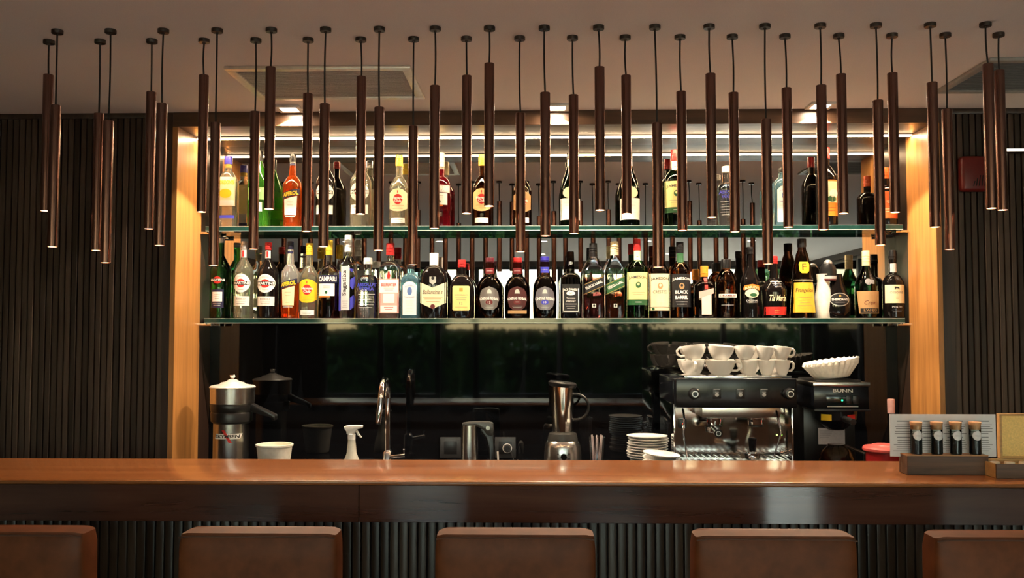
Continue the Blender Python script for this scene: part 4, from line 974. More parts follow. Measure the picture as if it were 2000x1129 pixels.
# tap
Y = 3.86; s = S(Y); fx = at(757, 850, Y).x
fa = thing('mixer_tap', (fx, Y, Z_CNT), 'chrome swan-neck mixer tap with pull-out spout', 'tap')
R = 6.2 * s; zt = gz(757, 768, Y)
MB().lathe([(.030, 0), (.030, .006), (.021, .010), (.021, gz(757, 884, Y) - Z_CNT), (R, gz(757, 879, Y) - Z_CNT)], fx, Y, 28, z0=Z_CNT).build('base', M_CHROME, fa)
xe, ye = at(744, 800, Y - .17).x, Y - .17
ztop = gz(765, 752, Y)
pts = [(fx, Y, Z_CNT + .08), (fx, Y, zt - .02)]
for i in range(11):
    t = PI * i / 10; pts.append((fx + (xe - fx) * (1 - math.cos(t)) / 2, Y + (ye - Y) * (1 - math.cos(t)) / 2, zt - .02 + (ztop - zt + .045) * math.sin(t)))
MB().tube(pts, R * .92, 14).build('neck', M_CHROME, fa)
hz = pts[-1][2]; zl = gz(741, 826, ye)
hh = MB(); hh.tube([(xe, ye, hz + .012), (xe - .001, ye - .004, hz - .02), (xe - .006, ye - .008, zl + .03), (xe - .008, ye - .009, zl)], [R * .95, R * 1.02, R * 1.0, R * .92], 18); h_o = hh.build('spray_head', M_CHROME, fa)
MB().tube([(xe - .008, ye - .009, zl), (xe - .0085, ye - .009, zl - .005)], R * .8, 14).build('nozzle', M_BLACKPL, h_o)
lv0 = at(768, 890, Y)
lvr = MB(); lvr.rod((fx + .012, Y - .01, lv0.z - .004), (at(793, 886, Y).x, Y - .03, lv0.z + .006), .008, 14); lo = lvr.build('lever_barrel', M_CHROME, fa)
xk = at(791, 880, Y).x; MB().rod((xk, Y - .03, lv0.z + .006), (xk, Y - .035, lv0.z + .028), .0022, 8).build('lever_pin', M_CHROME, lo)
bb = MB(); bb.lathe([(.001, -.005), (.004, -.003), (.005, 0), (.004, .003), (.001, .005)], xk, Y - .035, 12, z0=lv0.z + .030); bb.build('lever_ball', M_CHROME, lo)
# kettle
Y = 3.84; s = S(Y); kx = at(917, 860, Y).x; P = lambda px, py, YY=None: (at(px, py, YY or Y).x, at(px, py, YY or Y).z)
ke = thing('electric_kettle', (kx, Y, Z_CNT), 'steel jug kettle with black lid and handle', 'kettle')
MB().lathe([(.036, 0), (.038, .005), (.037, .02), (15 * s, gz(917, 830, Y) - Z_CNT - .022)], kx, Y, 36, z0=Z_CNT + .022).build('jug', M_STEEL, ke)
MB().lathe([(.056, 0), (.058, .006), (.055, .021)], kx, Y, 36, z0=Z_CNT).build('power_base', M_BLACKPL, ke)
MB().prism([P(903, 829), P(903, 826), P(915, 824), P(935, 823), P(955, 823.5), P(963, 826), P(964, 840), P(963, 850), P(952, 849), P(945, 839), P(932, 832), P(922, 830)], Y - .020, Y + .020).build('lid_cap', mat('satin_black', (.05, .05, .048), .3), ke, bev=.004)
MB().prism([P(940, 833), P(946, 838), P(952, 846), P(958, 849), P(964, 849), P(966, 902), P(967, 915), P(960, 921), P(940, 921), P(943, 913), P(956, 908), P(955, 880), P(950, 858), P(938, 842)], Y - .013, Y + .013).build('handle', M_BLACKPL, ke, bev=.004)
c = at(953, 836, Y - .021); MB().rod((c.x, Y - .019, c.z), (c.x, Y - .023, c.z), .009, 18).build('lid_button', M_STEEL, ke)
# sockets and plug
for px, w_, lb in ((880, 40, 'black socket plate on the splashback left of the kettle'), (987, 40, 'black socket plate with a plug on the splashback right of the kettle')):
    a = at(px, 874, Y_MIR); sw = 20 * S(Y_MIR)
    t = thing('socket_plate', (a.x, Y_MIR - .008, a.z - sw), lb, 'socket')
    MB().box(a.x - sw * 1.02, a.x + sw * 1.02, Y_MIR - .008, Y_MIR - .0005, a.z - sw, a.z + sw).build('plate', mat('dark_grey_plastic', (.035, .036, .038), .35), t, bev=.003)
    MB().box(a.x - sw * .62, a.x + sw * .62, Y_MIR - .0095, Y_MIR - .008, a.z - sw * .62, a.z + sw * .62).build('insert', M_BLACKPL, t, bev=.001)
a = at(991, 875, Y_MIR)
pl = thing('power_plug', (a.x, Y_MIR - .03, a.z - .012), 'black plug with pale ring and trailing cable', 'plug')
MB().rod((a.x, Y_MIR - .0096, a.z), (a.x, Y_MIR - .036, a.z), .018, 20, .014).build('plug_body', M_BLACKPL, pl)
tr = MB(); tr.tube([(a.x + .0200 * math.cos(t * PI / 12), Y_MIR - .014, a.z + .0200 * math.sin(t * PI / 12)) for t in range(25)], .0016, 6, False); tr.build('ring', M_WPL, pl)
e = at(1012, 898, 3.9)
MB().tube([(a.x + .004, Y_MIR - .036, a.z - .004), (a.x + .02, Y_MIR - .07, a.z - .015), (a.x + .035, 4.02, a.z - .04), (e.x, 3.9, e.z), (e.x + .01, 3.88, Z_CNT + .004)], .0022, 6).build('cable', M_BLACKPL, pl)
e = at(1013, 901, 3.82); tag(MB().lathe([(.012, 0), (.013, .05), (.010, .058), (.003, .063)], e.x, 3.82, 16, z0=Z_CNT).build('small_bottle', M_WPL), 'tiny white capped bottle just showing above the bar edge near the plug', 'bottle')
c = at(973, 882, 3.80); tag(MB().rod((c.x + .004, 3.80, Z_CNT), (c.x - .002, 3.80, c.z), .0035, 8).build('stirring_stick', M_WPL), 'thin white stick standing beside the kettle handle', 'stick')
# blender
Y = 3.82; s = S(Y); x0 = at(1099, 850, Y).x
bl = thing('countertop_blender', (x0, Y, Z_CNT), 'steel blender with tilted black lid and round handle', 'blender')
H = lambda py: gz(1099, py, Y)
MB().lathe([(36 * s, Z_CNT), (36.5 * s, Z_CNT + .01), (36 * s, H(890)), (34.5 * s, H(872)), (32 * s, H(864)), (28 * s, H(859))], x0, Y, 40).build('motor_base', M_STEEL, bl)
MB().lathe([(29 * s, H(860)), (29 * s, H(857)), (26.5 * s, H(846)), (22 * s, H(844))], x0, Y, 40).build('collar', mat('dark_grey_rubber', (.03, .03, .028), .5), bl)
loops = []
for py, r in ((845, 18), (840, 19.3), (815, 19.8), (796, 20.4), (790, 20.9), (757, 22.3), (754, 22.5)):
    L = []
    for j in range(40):
        a_ = 2 * PI * j / 40; q = 1 + (.05 * math.cos(4 * a_) if py > 792 else 0)
        L.append((x0 + r * s * q * math.cos(a_), Y + r * s * q * math.sin(a_), H(py)))
    loops.append(L)
MB().loft(loops, True, True).build('jar', mat('polished_steel', (.66, .64, .60), .11, 1.0, var=.04), bl)
ld = MB(); loops = []
for py, r in ((755.5, 25.5), (752, 27.5), (748, 27.5), (745.5, 24)):
    loops.append([(x0 + r * s * math.cos(2 * PI * j / 36), Y + r * s * math.sin(2 * PI * j / 36), H(py) - .10 * r * s * math.cos(2 * PI * j / 36)) for j in range(36)])
ld.loft(loops); ld.build('lid', M_BLACKPL, bl)
hc = (at(1124, 795, Y).x, H(795)); MB().tube([(hc[0] + 24 * s * math.cos(t) * 1.05, Y, hc[1] + 25 * s * math.sin(t)) for t in [PI * .55 - PI * 1.1 * i / 16 for i in range(17)]], .0058, 10).build('handle', M_BLACKPL, bl)
yb = Y - 35.2 * s
c = at(1101, 892, yb); MB().rod((c.x, yb + .004, c.z), (c.x, yb - .014, c.z), .0125, 20).build('speed_knob', M_BLACKGL, bl)
for dx in (-11, 11):
    for dz in (4, -5):
        c2 = at(1101 + dx, 892 + dz, yb); MB().rod((c2.x, yb + .006, c2.z), (c2.x, yb - .001, c2.z), .0022, 8).build('dial_mark', M_INK, bl)
# glasses with straws
Y = 3.76; s = S(Y); x0 = at(1166, 880, Y).x
tag(MB().lathe([(.023, 0), (.024, .004), (16.3 * s, gz(1166, 853, Y) - Z_CNT), (15.4 * s, gz(1166, 853, Y) - Z_CNT), (.022, .006), (.002, .006)], x0, Y, 28, z0=Z_CNT).build('plastic_tumbler', liquid_glass('clear_plastic', (.97, .97, .98))),
    'clear plastic tumbler full of straws beside the blender', 'tumbler')
rnd = random.Random(4)
for i in range(8):
    a_ = i * PI / 4; r0, r1 = .012, .022 + .004 * (i % 2)
    o = MB().tube([(x0 + r0 * math.cos(a_ + .6), Y + r0 * math.sin(a_ + .6), Z_CNT + .008), (x0 + r1 * math.cos(a_), Y + r1 * math.sin(a_), gz(1166, 851 + rnd.uniform(-2, 3), Y))], .0025, 8).build('drinking_straw', mat('clear_straw', (.55, .45, .45), .2))
    tag(o, 'clear drinking straw standing in the plastic tumbler', 'straw', 'straws in the tumbler')
# saucers
def saucer_geo(r): return [(r * .5, 0), (r * .55, .0012), (r * .82, .005), (r, .0105), (r, .012), (r * .97, .0122), (r * .80, .0072), (r * .45, .0036), (.002, .0034)]
Y = 3.74; s = S(Y); x0 = at(1265, 880, Y).x; RS = 39.5 * s
sme = MB().lathe(saucer_geo(RS), 0, 0, 40).mesh('saucer', M_WHITE)
ztop = gz(1271, 850, Y); n = 17
for i in range(n):
    o = bpy.data.objects.new('saucer', sme); COL.objects.link(o); z = Z_CNT + (ztop - Z_CNT - .012) * i / (n - 1)
    o.location = (x0 + rnd.uniform(-.004, .004) + (.001 * i if i < 8 else 0), Y + rnd.uniform(-.003, .003), z); o.rotation_euler = (0, rnd.uniform(-.01, .01), rnd.uniform(0, 6))
    tag(o, 'white saucer, %s from the bottom of the tall stack' % ORD[i], 'saucer', 'saucers in the tall stack')
Y2 = 3.54; x1 = at(1288, 890, Y2).x; s2_ = S(Y2)
zt2 = gz(1288, 884, Y2); sm2 = MB().lathe(saucer_geo(36 * s2_), 0, 0, 40).mesh('saucer', M_WHITE)
for i in range(10):
    o = bpy.data.objects.new('saucer', sm2); COL.objects.link(o); z = Z_CNT + (zt2 - Z_CNT - .016) * i / 9
    o.location = (x1 + .0008 * i, Y2, z + .002); o.rotation_euler = (0, -.012 * i, i)
    tag(o, 'white saucer, %s from the bottom of the short leaning stack in front' % ORD[i], 'saucer', 'saucers in the short stack')

# ------------------------------------------------------------------ espresso machine
Yf = 3.62; s = S(Yf); P3 = lambda px, py, YY=None: at(px, py, YY or Yf)
xa, xb = P3(1319, 770).x, P3(1557, 770).x
em = thing('espresso_machine', ((xa + xb) / 2, 3.82, Z_CNT), 'black and steel espresso machine with cups stacked on top', 'espresso machine')
zt, zp = P3(1440, 739).z, P3(1440, 797).z
MB().box(xa, xb, Yf, Yf + .05, zp, zt).build('control_panel', M_BLACKGL, em, bev=.006, seg=3)
Yk = 4.05
MB().box(xa - .004, xb + .004, Yf + .05, Yk, zp + .01, zt - .002).build('upper_body', M_BLACKGL, em, bev=.004)
zdr = P3(1440, 901).z
MB().box(xa + .004, xb - .010, Yf + .22, Yf + .23, Z_CNT + .05, zp + .012).build('backsplash', mat('polished_backsplash', (.46, .42, .38), .10, 1.0, var=.06), em, smooth=False)
MB().box(xa - .002, xa + .006, Yf + .04, Yk, Z_CNT + .03, zp + .012).build('side_cheek', M_CHROME, em, bev=.002)
MB().box(xb - .012, xb - .004, Yf + .04, Yk, Z_CNT + .03, zp + .012).build('side_cheek', M_CHROME, em, bev=.002)
MB().box(xa + .006, xb - .012, Yf + .23, Yk, Z_CNT + .03, zp + .012).build('lower_body', M_BLACKPL, em, smooth=False)
MB().box(xa - .004, xb - .002, Yf - .045, Yk, Z_CNT + .03, zdr - .004).build('tray_body', M_STEEL, em, bev=.004)
tr_ = MB(); tx0, tx1 = P3(1331, 903).x, P3(1570, 903).x
tr_.box(tx0, xb - .004, Yf - .05, Yf + .20, zdr - .004, zdr); tray = tr_.build('drip_tray', M_CHROME, em, bev=.0015)
for i in range(18):
    x = tx0 + .012 + (xb - tx0 - .03) * i / 17; MB().box(x - .003, x + .003, Yf - .03, Yf + .18, zdr + .0003, zdr + .0025).build('grid_bar', M_STEEL, tray, smooth=False)
for x in (xa + .03, xb - .03):
    for y in (Yf + .03, Yk - .05): MB().cyl(x, y, Z_CNT, Z_CNT + .031, .016, 16).build('foot', M_BLACKPL, em)
ct0, ct1 = P3(1338, 737).x, P3(1549, 737).x
MB().box(ct0, ct1, Yf + .02, Yk - .03, zt - .002, zt + .009).build('cup_tray', M_CHROME, em, bev=.002)
ZCUP = zt + .0095
for px in (1355.5, 1540.5):
    c = P3(px, 769); kn = MB().rod((c.x, Yf + .002, c.z), (c.x, Yf - .028, c.z), 11.5 * s, 28, 9.5 * s).build('steam_knob', M_BLACKPL, em, bev=.002)
    MB().rod((c.x, Yf - .028, c.z), (c.x, Yf - .0295, c.z), 6.2 * s, 24).build('knob_cap', I_SIL, kn); MB().rod((c.x, Yf - .0295, c.z), (c.x, Yf - .0305, c.z), 4.6 * s, 24).build('knob_mark', M_BLACKGL, kn)
    c2 = P3(px + 6, 760); MB().rod((c2.x, Yf - .012, c2.z), (c2.x, Yf - .0295, c2.z - .001), .0015, 6).build('pointer', I_WHT, kn)
for px in (1400, 1446, 1492):
    c = P3(px, 769); sw = MB().box(c.x - 8 * s, c.x + 8 * s, Yf - .004, Yf + .001, c.z - 9.5 * s, c.z + 9.5 * s).build('switch', M_BLACKPL, em, bev=.001)
    MB().rod((c.x, Yf - .0038, c.z - 2 * s), (c.x, Yf - .0048, c.z - 2 * s), 3.7 * s, 16).build('switch_icon', I_LGRY, sw); MB().box(c.x - 6.5 * s, c.x + 6.5 * s, Yf - .0048, Yf - .0035, c.z + 8.0 * s, c.z + 9.4 * s).build('switch_lens', I_LGRY, sw, smooth=False)
    MB().box(c.x - 3.5 * s, c.x + 3.5 * s, Yf - .0048, Yf - .0035, c.z + 2.6 * s, c.z + 3.6 * s).build('switch_icon', I_LGRY, sw, smooth=False)
# group heads under the panel
ga = P3(1371, 798, Yf + .05); gb = P3(1524, 816, Yf + .05)
MB().box(ga.x, gb.x, Yf + .05, Yf + .22, gb.z, zp + .012).build('group_housing', M_STEEL, em, bev=.003)
for k, px in enumerate((1396, 1476)):
    c = at(px, 822, Yf + .10)
    g = MB().lathe([(.020, -.016), (.031, -.014), (.033, 0), (.033, .012)], c.x, Yf + .10, 28, z0=c.z).build('group_head', M_CHROME, em)
    MB().lathe([(.022, -.007), (.029, -.006), (.029, 0)], c.x, Yf + .10, 28, z0=c.z - .016).build('gasket_ring', M_BLACKPL, g)
c = at(1396, 845, Yf + .04)    # portafilter locked in the left group, handle toward the viewer
pf = MB(); pf.lathe([(.012, -.022), (.026, -.018), (.030, 0)], c.x, Yf + .10, 24, z0=at(1396, 830, Yf + .1).z - .008); po = pf.build('portafilter', M_CHROME, em)
cz = at(1396, 845, Yf).z
MB().rod((c.x, Yf + .075, cz + .012), (c.x + .001, Yf - .03, cz), .010, 18, .0165).build('handle', M_BLACKPL, po)
q = MB(); q.rod((c.x + .001, Yf - .0302, cz), (c.x + .001, Yf - .031, cz), .010, 20); q.build('handle_mark', I_SIL, po); MB().rod((c.x + .001, Yf - .031, cz), (c.x + .001, Yf - .0318, cz), .0075, 20).build('handle_disc', M_BLACKPL, po)
for px, lean in ((1336, .010), (1519, -.018)):
    t0 = at(px, 800, Yf + .03); t1 = at(px + (6 if px < 1400 else -8), 893, Yf - .01)
    MB().tube([(t0.x, Yf + .06, t0.z), (t0.x, Yf + .03, t0.z - .03), ((t0.x + t1.x) / 2 - lean, Yf, (t0.z + t1.z) / 2), (t1.x, Yf - .01, t1.z)], [.0045, .0045, .0042, .0036], 10).build('steam_wand', M_CHROME, em)
c = at(1346, 835, Yf + .045); pb_ = MB().box(c.x - .014, c.x + .014, Yf + .19, Yf + .22, c.z - .019, c.z + .019).build('power_switch', M_BLACKPL, em, bev=.002)
MB().rod((c.x, Yf + .1895, c.z), (c.x, Yf + .1885, c.z), .003, 10).build('indicator', emitter('red_indicator', (1, .08, .02), 3.0), pb_)
c = at(1528, 850, Yf + .21); MB().rod((c.x - .02, Yf + .219, c.z), (c.x - .02, Yf + .217, c.z), .0032, 10).build('indicator', emitter('green_indicator', (.25, 1, .08), 2.5), em)
# spare portafilter standing on the tray
c = at(1470, 880, Yf + .02); zz = zdr + .003
sp_ = thing('spare_portafilter', (c.x, Yf + .02, zz), 'chrome portafilter lying on the drip tray', 'portafilter')
MB().lathe([(.018, 0), (.026, .004), (.030, .014), (.031, .028), (.028, .028), (.024, .012), (.002, .008)], c.x, Yf + .02, 28, z0=zz).build('basket', M_CHROME, sp_)
MB().lathe([(.012, .012), (.014, .03), (.016, .055), (.0175, .062), (.010, .066)], c.x + .006, Yf + .05, 20, z0=zz + .018).build('tamper', M_BLACKGL, sp_)
sx0 = c.x - .022; MB().rod((sx0, Yf, zz + .017), (sx0 - .03, Yf - .035, zz + .022), .009, 14, .011).build('handle', M_CHROME, sp_)

# ------------------------------------------------------------------ cups on the machine
def cup(cx, y, z, r, h, label, ang=0.0, tip=None, mw=M_WHITE, name='coffee_cup'):
    t = thing(name, (cx, y, z), label, 'cup', 'cups on the espresso machine')
    t.rotation_euler = tip or (0, 0, ang)
    if tip: t.rotation_euler = tip
    t['_r'] = r
    b = MB(); b.lathe([(r * .5, 0), (r * .54, .002), (r * .70, h * .2), (r * .90, h * .55), (r, h * .97), (r * .985, h), (r * .95, h), (r * .93, h * .96), (r * .82, h * .5), (r * .5, h * .12), (.002, h * .1)], 0, 0, 32)
    o = bpy.data.objects.new('bowl', b.mesh('bowl', mw)); COL.objects.link(o); o.parent = t
    hp = [(r * .90, 0, h * .84), (r * 1.20, 0, h * .90), (r * 1.42, 0, h * .74), (r * 1.38, 0, h * .48), (r * 1.10, 0, h * .30), (r * .76, 0, h * .30)]
    q = MB().tube(hp, [.0045, .005, .005, .005, .005, .0045], 10); o = bpy.data.objects.new('handle', q.mesh('handle', mw)); COL.objects.link(o); o.parent = t
    del t['_r']
    return t
Yc = Yf + .07; s = S(Yc)
hbig = (737 - 708) * s
for px, w_, ang, lb in ((1353, 46, -PI / 2, 'wide white cup with handle toward the viewer, first in the lower row of cups'), (1407, 58, 0.0, 'largest white cup, second in the lower row, handle to the right'),
                        (1464, 32, PI / 2, 'small white espresso cup, third in the lower row'), (1497, 33, PI * .6, 'small white espresso cup, fourth in the lower row'),
                        (1528, 30, -.1, 'small white espresso cup at the right end of the lower row, handle to the right')):
    c = at(px, 722, Yc); cup(c.x, Yc, ZCUP, w_ / 2 * s, hbig, lb, ang)
zu = ZCUP + hbig + .0008
for px, w_, ang, dy, h_, lb in ((1357, 46, PI * .9, 0, 27, 'wide white cup nested at the left of the upper row, handle up left'), (1407, 50, 1.4, .004, 28, 'large white cup in the upper row above the largest cup'),
                                (1455, 40, 1.8, 0, 25, 'white cup in the middle of the upper row'), (1492, 34, 1.5, -.004, 26, 'white cup in the upper row, second from its right end'), (1526, 34, .1, 0, 25, 'white cup at the right end of the upper row')):
    c = at(px, 700, Yc); cup(c.x, Yc + dy, zu + (.002 if dy == 0 else 0), w_ / 2 * s, h_ * s, lb, ang, tip=((.05, .12, ang) if dy == 0 else (.10, -.05, ang)))
Yr = Yc + .126; s = S(Yr)
for k, (px, w_) in enumerate(((1350, 54), (1406, 54), (1462, 50), (1514, 46))):
    c = at(px, 715, Yr); cup(c.x, Yr, ZCUP, w_ / 2 * s, 28 * s, 'white cup in the rear lower row, %s from the left' % ORD[k], PI / 2)
    cup(c.x + .006, Yr, ZCUP + 28 * s + .0008, w_ / 2 * s * .95, 24 * s, 'white cup in the rear upper row, %s from the left' % ORD[k], PI / 2 + .2 * k)
for k, (pa, pb) in enumerate((((1338, 703), (1352, 716)), ((1346, 699), (1360, 713)), ((1380, 697), (1396, 716)), ((1352, 705), (1372, 712)))):
    a = at(*pa, Yc - .02); b_ = at(*pb, Yc - .02)
    t = thing('teaspoon', (b_.x, b_.y, b_.z), 'steel teaspoon stuck among the white cups, %s from the left' % ORD[k], 'spoon', 'teaspoons among the cups')
    MB().tube([a, a + (b_ - a) * .6, b_], [.0022, .0018, .0026], 8).build('handle', M_CHROME, t)
    d = (b_ - a).normalized(); MB().tube([b_, b_ + d * .006, b_ + d * .014, b_ + d * .022], [.002, .006, .0065, .002], 10).build('spoon_bowl', M_CHROME, t)

# ------------------------------------------------------------------ filter coffee brewer
Yb = 3.74; s = S(Yb); Q = lambda px, py, YY=None: at(px, py, YY or Yb)
cx = Q(1644, 800).x; hw = 53 * s
cb = thing('coffee_brewer', (cx, 3.88, Z_CNT), 'black filter coffee brewer with steel top rim and glowing green light', 'coffee maker')
Ye = 4.06
z1, z2, z3 = Q(1644, 755).z, Q(1644, 800).z, Q(1644, 747).z
MB().box(cx - hw, cx + hw, Yb, Ye, z2, z1).build('brew_head', M_BLACKGL, cb, bev=.005)
MB().box(cx - hw - .004, cx + hw + .004, Yb - .006, Ye, z1, z3).build('top_rim', M_STEEL, cb, bev=.003)
MB().box(cx - hw + .02, cx + hw - .02, Yb + .03, Ye - .03, z3, z3 + .008).build('warmer_plate', M_BLACKPL, cb, bev=.003)
MB().box(cx - hw + .004, cx + hw - .004, Yb + .16, Ye, Z_CNT + .04, z2).build('rear_column', M_BLACKPL, cb, bev=.004)
MB().box(cx - hw, cx + hw, Yb - .02, Ye, Z_CNT, Z_CNT + .04).build('base', M_BLACKPL, cb, bev=.006)
flat_text('lettering', 'BUNN', (Q(1646, 763).x, Yb - .0012, Q(1646, 763).z), 38 * s, 7 * s, I_SIL, cb, bold=.03)
pn = MB().box(Q(1614, 780).x, Q(1677, 780).x, Yb - .002, Yb + .002, Q(1644, 793).z, Q(1644, 771).z).build('display_panel', mat('dark_display', (.006, .012, .014), .1), cb, bev=.001)
MB().box(Q(1616, 794).x, Q(1676, 794).x, Yb - .003, Yb - .001, Q(1644, 795).z, Q(1644, 793.4).z).build('panel_edge', I_SIL, pn, smooth=False)
c = Q(1644.5, 782); MB().rod((c.x, Yb - .002, c.z), (c.x, Yb - .004, c.z), .0035, 12).build('green_light', emitter('green_lamp', (.02, 1.0, .25), 2.2), pn)
c = Q(1631, 780); MB().rod((c.x, Yb - .002, c.z), (c.x, Yb - .003, c.z), .0028, 10).build('red_light', mat('red_lamp_off', (.12, .01, .02), .3), pn)
for px in (1658, 1671):
    c = Q(px, 781); MB().box(c.x - 5 * s, c.x + 5 * s, Yb - .0035, Yb - .001, c.z - 8 * s, c.z + 8 * s).build('rocker_switch', M_BLACKPL, pn, bev=.0008)
MB().box(cx - hw - .002, cx + hw + .002, Yb - .012, Yb + .16, z2 - .006, z2).build('funnel_rail', M_BLACKPL, cb, bev=.001)
fz0, fz1 = Q(1640, 843).z, z2 - .007
fn = MB().lathe([(.030, fz0), (.045, fz0 + .010), (.083, fz0 + .045), (.086, fz1)], cx, Yb + .075, 36).build('brew_funnel', M_BLACKGL, cb)
hd = MB(); hd.rod((cx + .008, Yb - .005, (fz0 + fz1) / 2 + .012), (cx + .008, Yb - .11, (fz0 + fz1) / 2 + .008), .012, 14); hd.build('funnel_handle', M_BLACKPL, fn)
for px, pc, w_ in ((1615, I_YEL, 11), (1663, I_RED, 10)):
    c = Q(px, 816); b = MB(); ang0 = math.asin(max(-.95, min(.95, (c.x - cx) / .087))); v = []
    for i in range(7):
        a_ = ang0 + (i - 3) / 3 * (w_ * s / .087); 
        for dz in (-6 * s, 6 * s): v.append((cx + .0872 * math.sin(a_), Yb + .075 - .0872 * math.cos(a_), c.z + dz))
    b._add(v, [(2 * i, 2 * i + 2, 2 * i + 3, 2 * i + 1) for i in range(6)]); st_ = b.build('warning_sticker', pc, fn)
pp = at(1624, 852, Yb + .13); MB().box(at(1598, 852, Yb + .13).x, at(1650, 852, Yb + .13).x, Yb + .128, Yb + .1295, at(1624, 868, Yb + .13).z, at(1624, 836, Yb + .13).z).build('instruction_sheet', mat('greyish_paper', (.5, .46, .47), .7), cb, smooth=False)
for i in range(4):
    zz = at(1624, 842 + i * 4, Yb + .127).z; MB().box(at(1601, 850, Yb + .127).x, at(1628 - i * 3, 850, Yb + .127).x, Yb + .1270, Yb + .1278, zz - .0008, zz + .0008).build('fine_print', I_GRY, cb, smooth=False)
dc = thing('glass_decanter', (cx - .004, Yb + .06, Z_CNT + .0405), 'dark glass coffee decanter under the brew funnel', 'decanter')
MB().lathe([(.060, 0), (.066, .006), (.070, .04), (.055, .075), (.036, .092), (.034, .10)], cx - .004, Yb + .06, 32, z0=Z_CNT + .0405).build('jug', liquid_glass('smoky_glass', (.25, .2, .16)), dc)
MB().tube([(cx + .055, Yb + .02, Z_CNT + .05), (cx + .085, Yb - .01, Z_CNT + .06), (cx + .085, Yb - .01, Z_CNT + .11), (cx + .03, Yb + .04, Z_CNT + .135)], .007, 10).build('handle', M_BLACKPL, dc)
# fluted paper filters
def fluted(x, y, z, r0, r1, h, rx, ry, label, nf=26):
    t_loops = []
    for k in range(7):
        u = k / 6; r = r0 + (r1 - r0) * u; L = []
        for j in range(nf * 6):
            a_ = 2 * PI * j / (nf * 6); q = 1 + .055 * u * math.sin(nf * a_); L.append((r * q * math.cos(a_), r * q * math.sin(a_), h * u + .0025 * u * math.cos(nf * a_)))
        t_loops.append(L)
    inner = [[(p[0] * .985, p[1] * .985, p[2] + .0006) for p in L] for L in reversed(t_loops)]
    b = MB(); b.loft(t_loops + inner, True, True)
    o = bpy.data.objects.new('coffee_filter', b.mesh('coffee_filter', mat('filter_paper', (.80, .77, .70), .7), ang=70)); COL.objects.link(o)
    o.location = (x, y, z); o.rotation_euler = (rx, ry, 0); tag(o, label, 'coffee filter', 'paper filters on the brewer')
zf = z3 + .0095; c = Q(1626, 720, Yb + .12); s = S(Yb + .12)
for k in range(4):
    fluted(c.x - .004 + k * .002, Yb + .12, zf + .006 + k * .0055, 33 * s, 50 * s, 25 * s, 0, -.10 - .015 * k, 'fluted white paper coffee filter, %s from the bottom of the nest on the brewer' % ORD[k])

# ------------------------------------------------------------------ red tub and bottle at the right end of the counter
Y = 3.56; s = S(Y); x0 = at(1730, 880, Y).x
rt = thing('red_tub', (x0, Y, Z_CNT), 'red plastic tub with paler red lid behind the menu card', 'tub')
zr = gz(1730, 876, Y)
MB().lathe([(.070, 0), (.074, .004), (36 * s, zr - Z_CNT - .004)], x0, Y, 40, z0=Z_CNT).build('container', mat('red_tub_plastic', (.32, .012, .014), .35), rt)
MB().lathe([(40 * s, -.010), (42.5 * s, -.006), (42.5 * s, .002), (40 * s, .008), (26 * s, .013), (24 * s, .016), (.003, .016)], x0, Y, 40, z0=zr).build('lid', mat('pale_red_lid', (.58, .085, .075), .4), rt)
e = at(1750, 904, 3.30)
Y = 3.98; s = S(Y); x0 = at(1741, 830, Y).x
wb = thing('wine_bottle', (x0, Y, Z_CNT), 'dark wine bottle with a pink capsule on the back counter', 'bottle')
MB().lathe([(.036, 0), (.038, .004), (.038, .12), (.034, .15), (.0155, .20), (.0145, gz(1741, 806, Y) - Z_CNT)], x0, Y, 32, z0=Z_CNT).build('glass_body', G_BLK, wb)
MB().lathe([(.0152, gz(1741, 807, Y)), (.0158, gz(1741, 782, Y)), (.0150, gz(1741, 779.5, Y)), (.010, gz(1741, 779, Y))], x0, Y, 24).build('capsule', mat('pink_foil', (.62, .33, .30), .4), wb)

# ------------------------------------------------------------------ on the bar: sample stand, card, box
Yd = 2.72; s = S(Yd); D = lambda px, py, YY=None: at(px, py, YY or Yd)
xs0, xs1 = D(1772, 905).x, D(1931, 905).x; zs = Z_BAR + .0006; zt = D(1850, 889, Yd).z; dep = .062
st = thing('sample_stand', ((xs0 + xs1) / 2, Yd + dep / 2, zs), 'dark walnut block holding four corked tubes and a card on the bar', 'stand')
M_WAL = wood('walnut_block', (.040, .017, .008), (.12, .055, .026), .5, 'x', 10); M_WALT = wood('walnut_top', (.30, .15, .06), (.42, .22, .10), .5, 'x', 10)  # top face gets a lighter walnut than the block
k = MB(); ysl = Yd + .052
k.box(xs0, xs1, Yd, Yd + .050, zs, zt - .003); k.box(xs0, xs1, ysl + .003, Yd + dep, zs, zt - .003); k.box(xs0, xs1, Yd + .050, ysl + .003, zs, zt - .012)
k.build('block', M_WAL, st, bev=.001, seg=1)
k = MB(); k.box(xs0, xs1, Yd, Yd + .050, zt - .003, zt); k.box(xs0, xs1, ysl + .003, Yd + dep, zt - .003, zt); k.build('top_face', M_WALT, st, smooth=False)
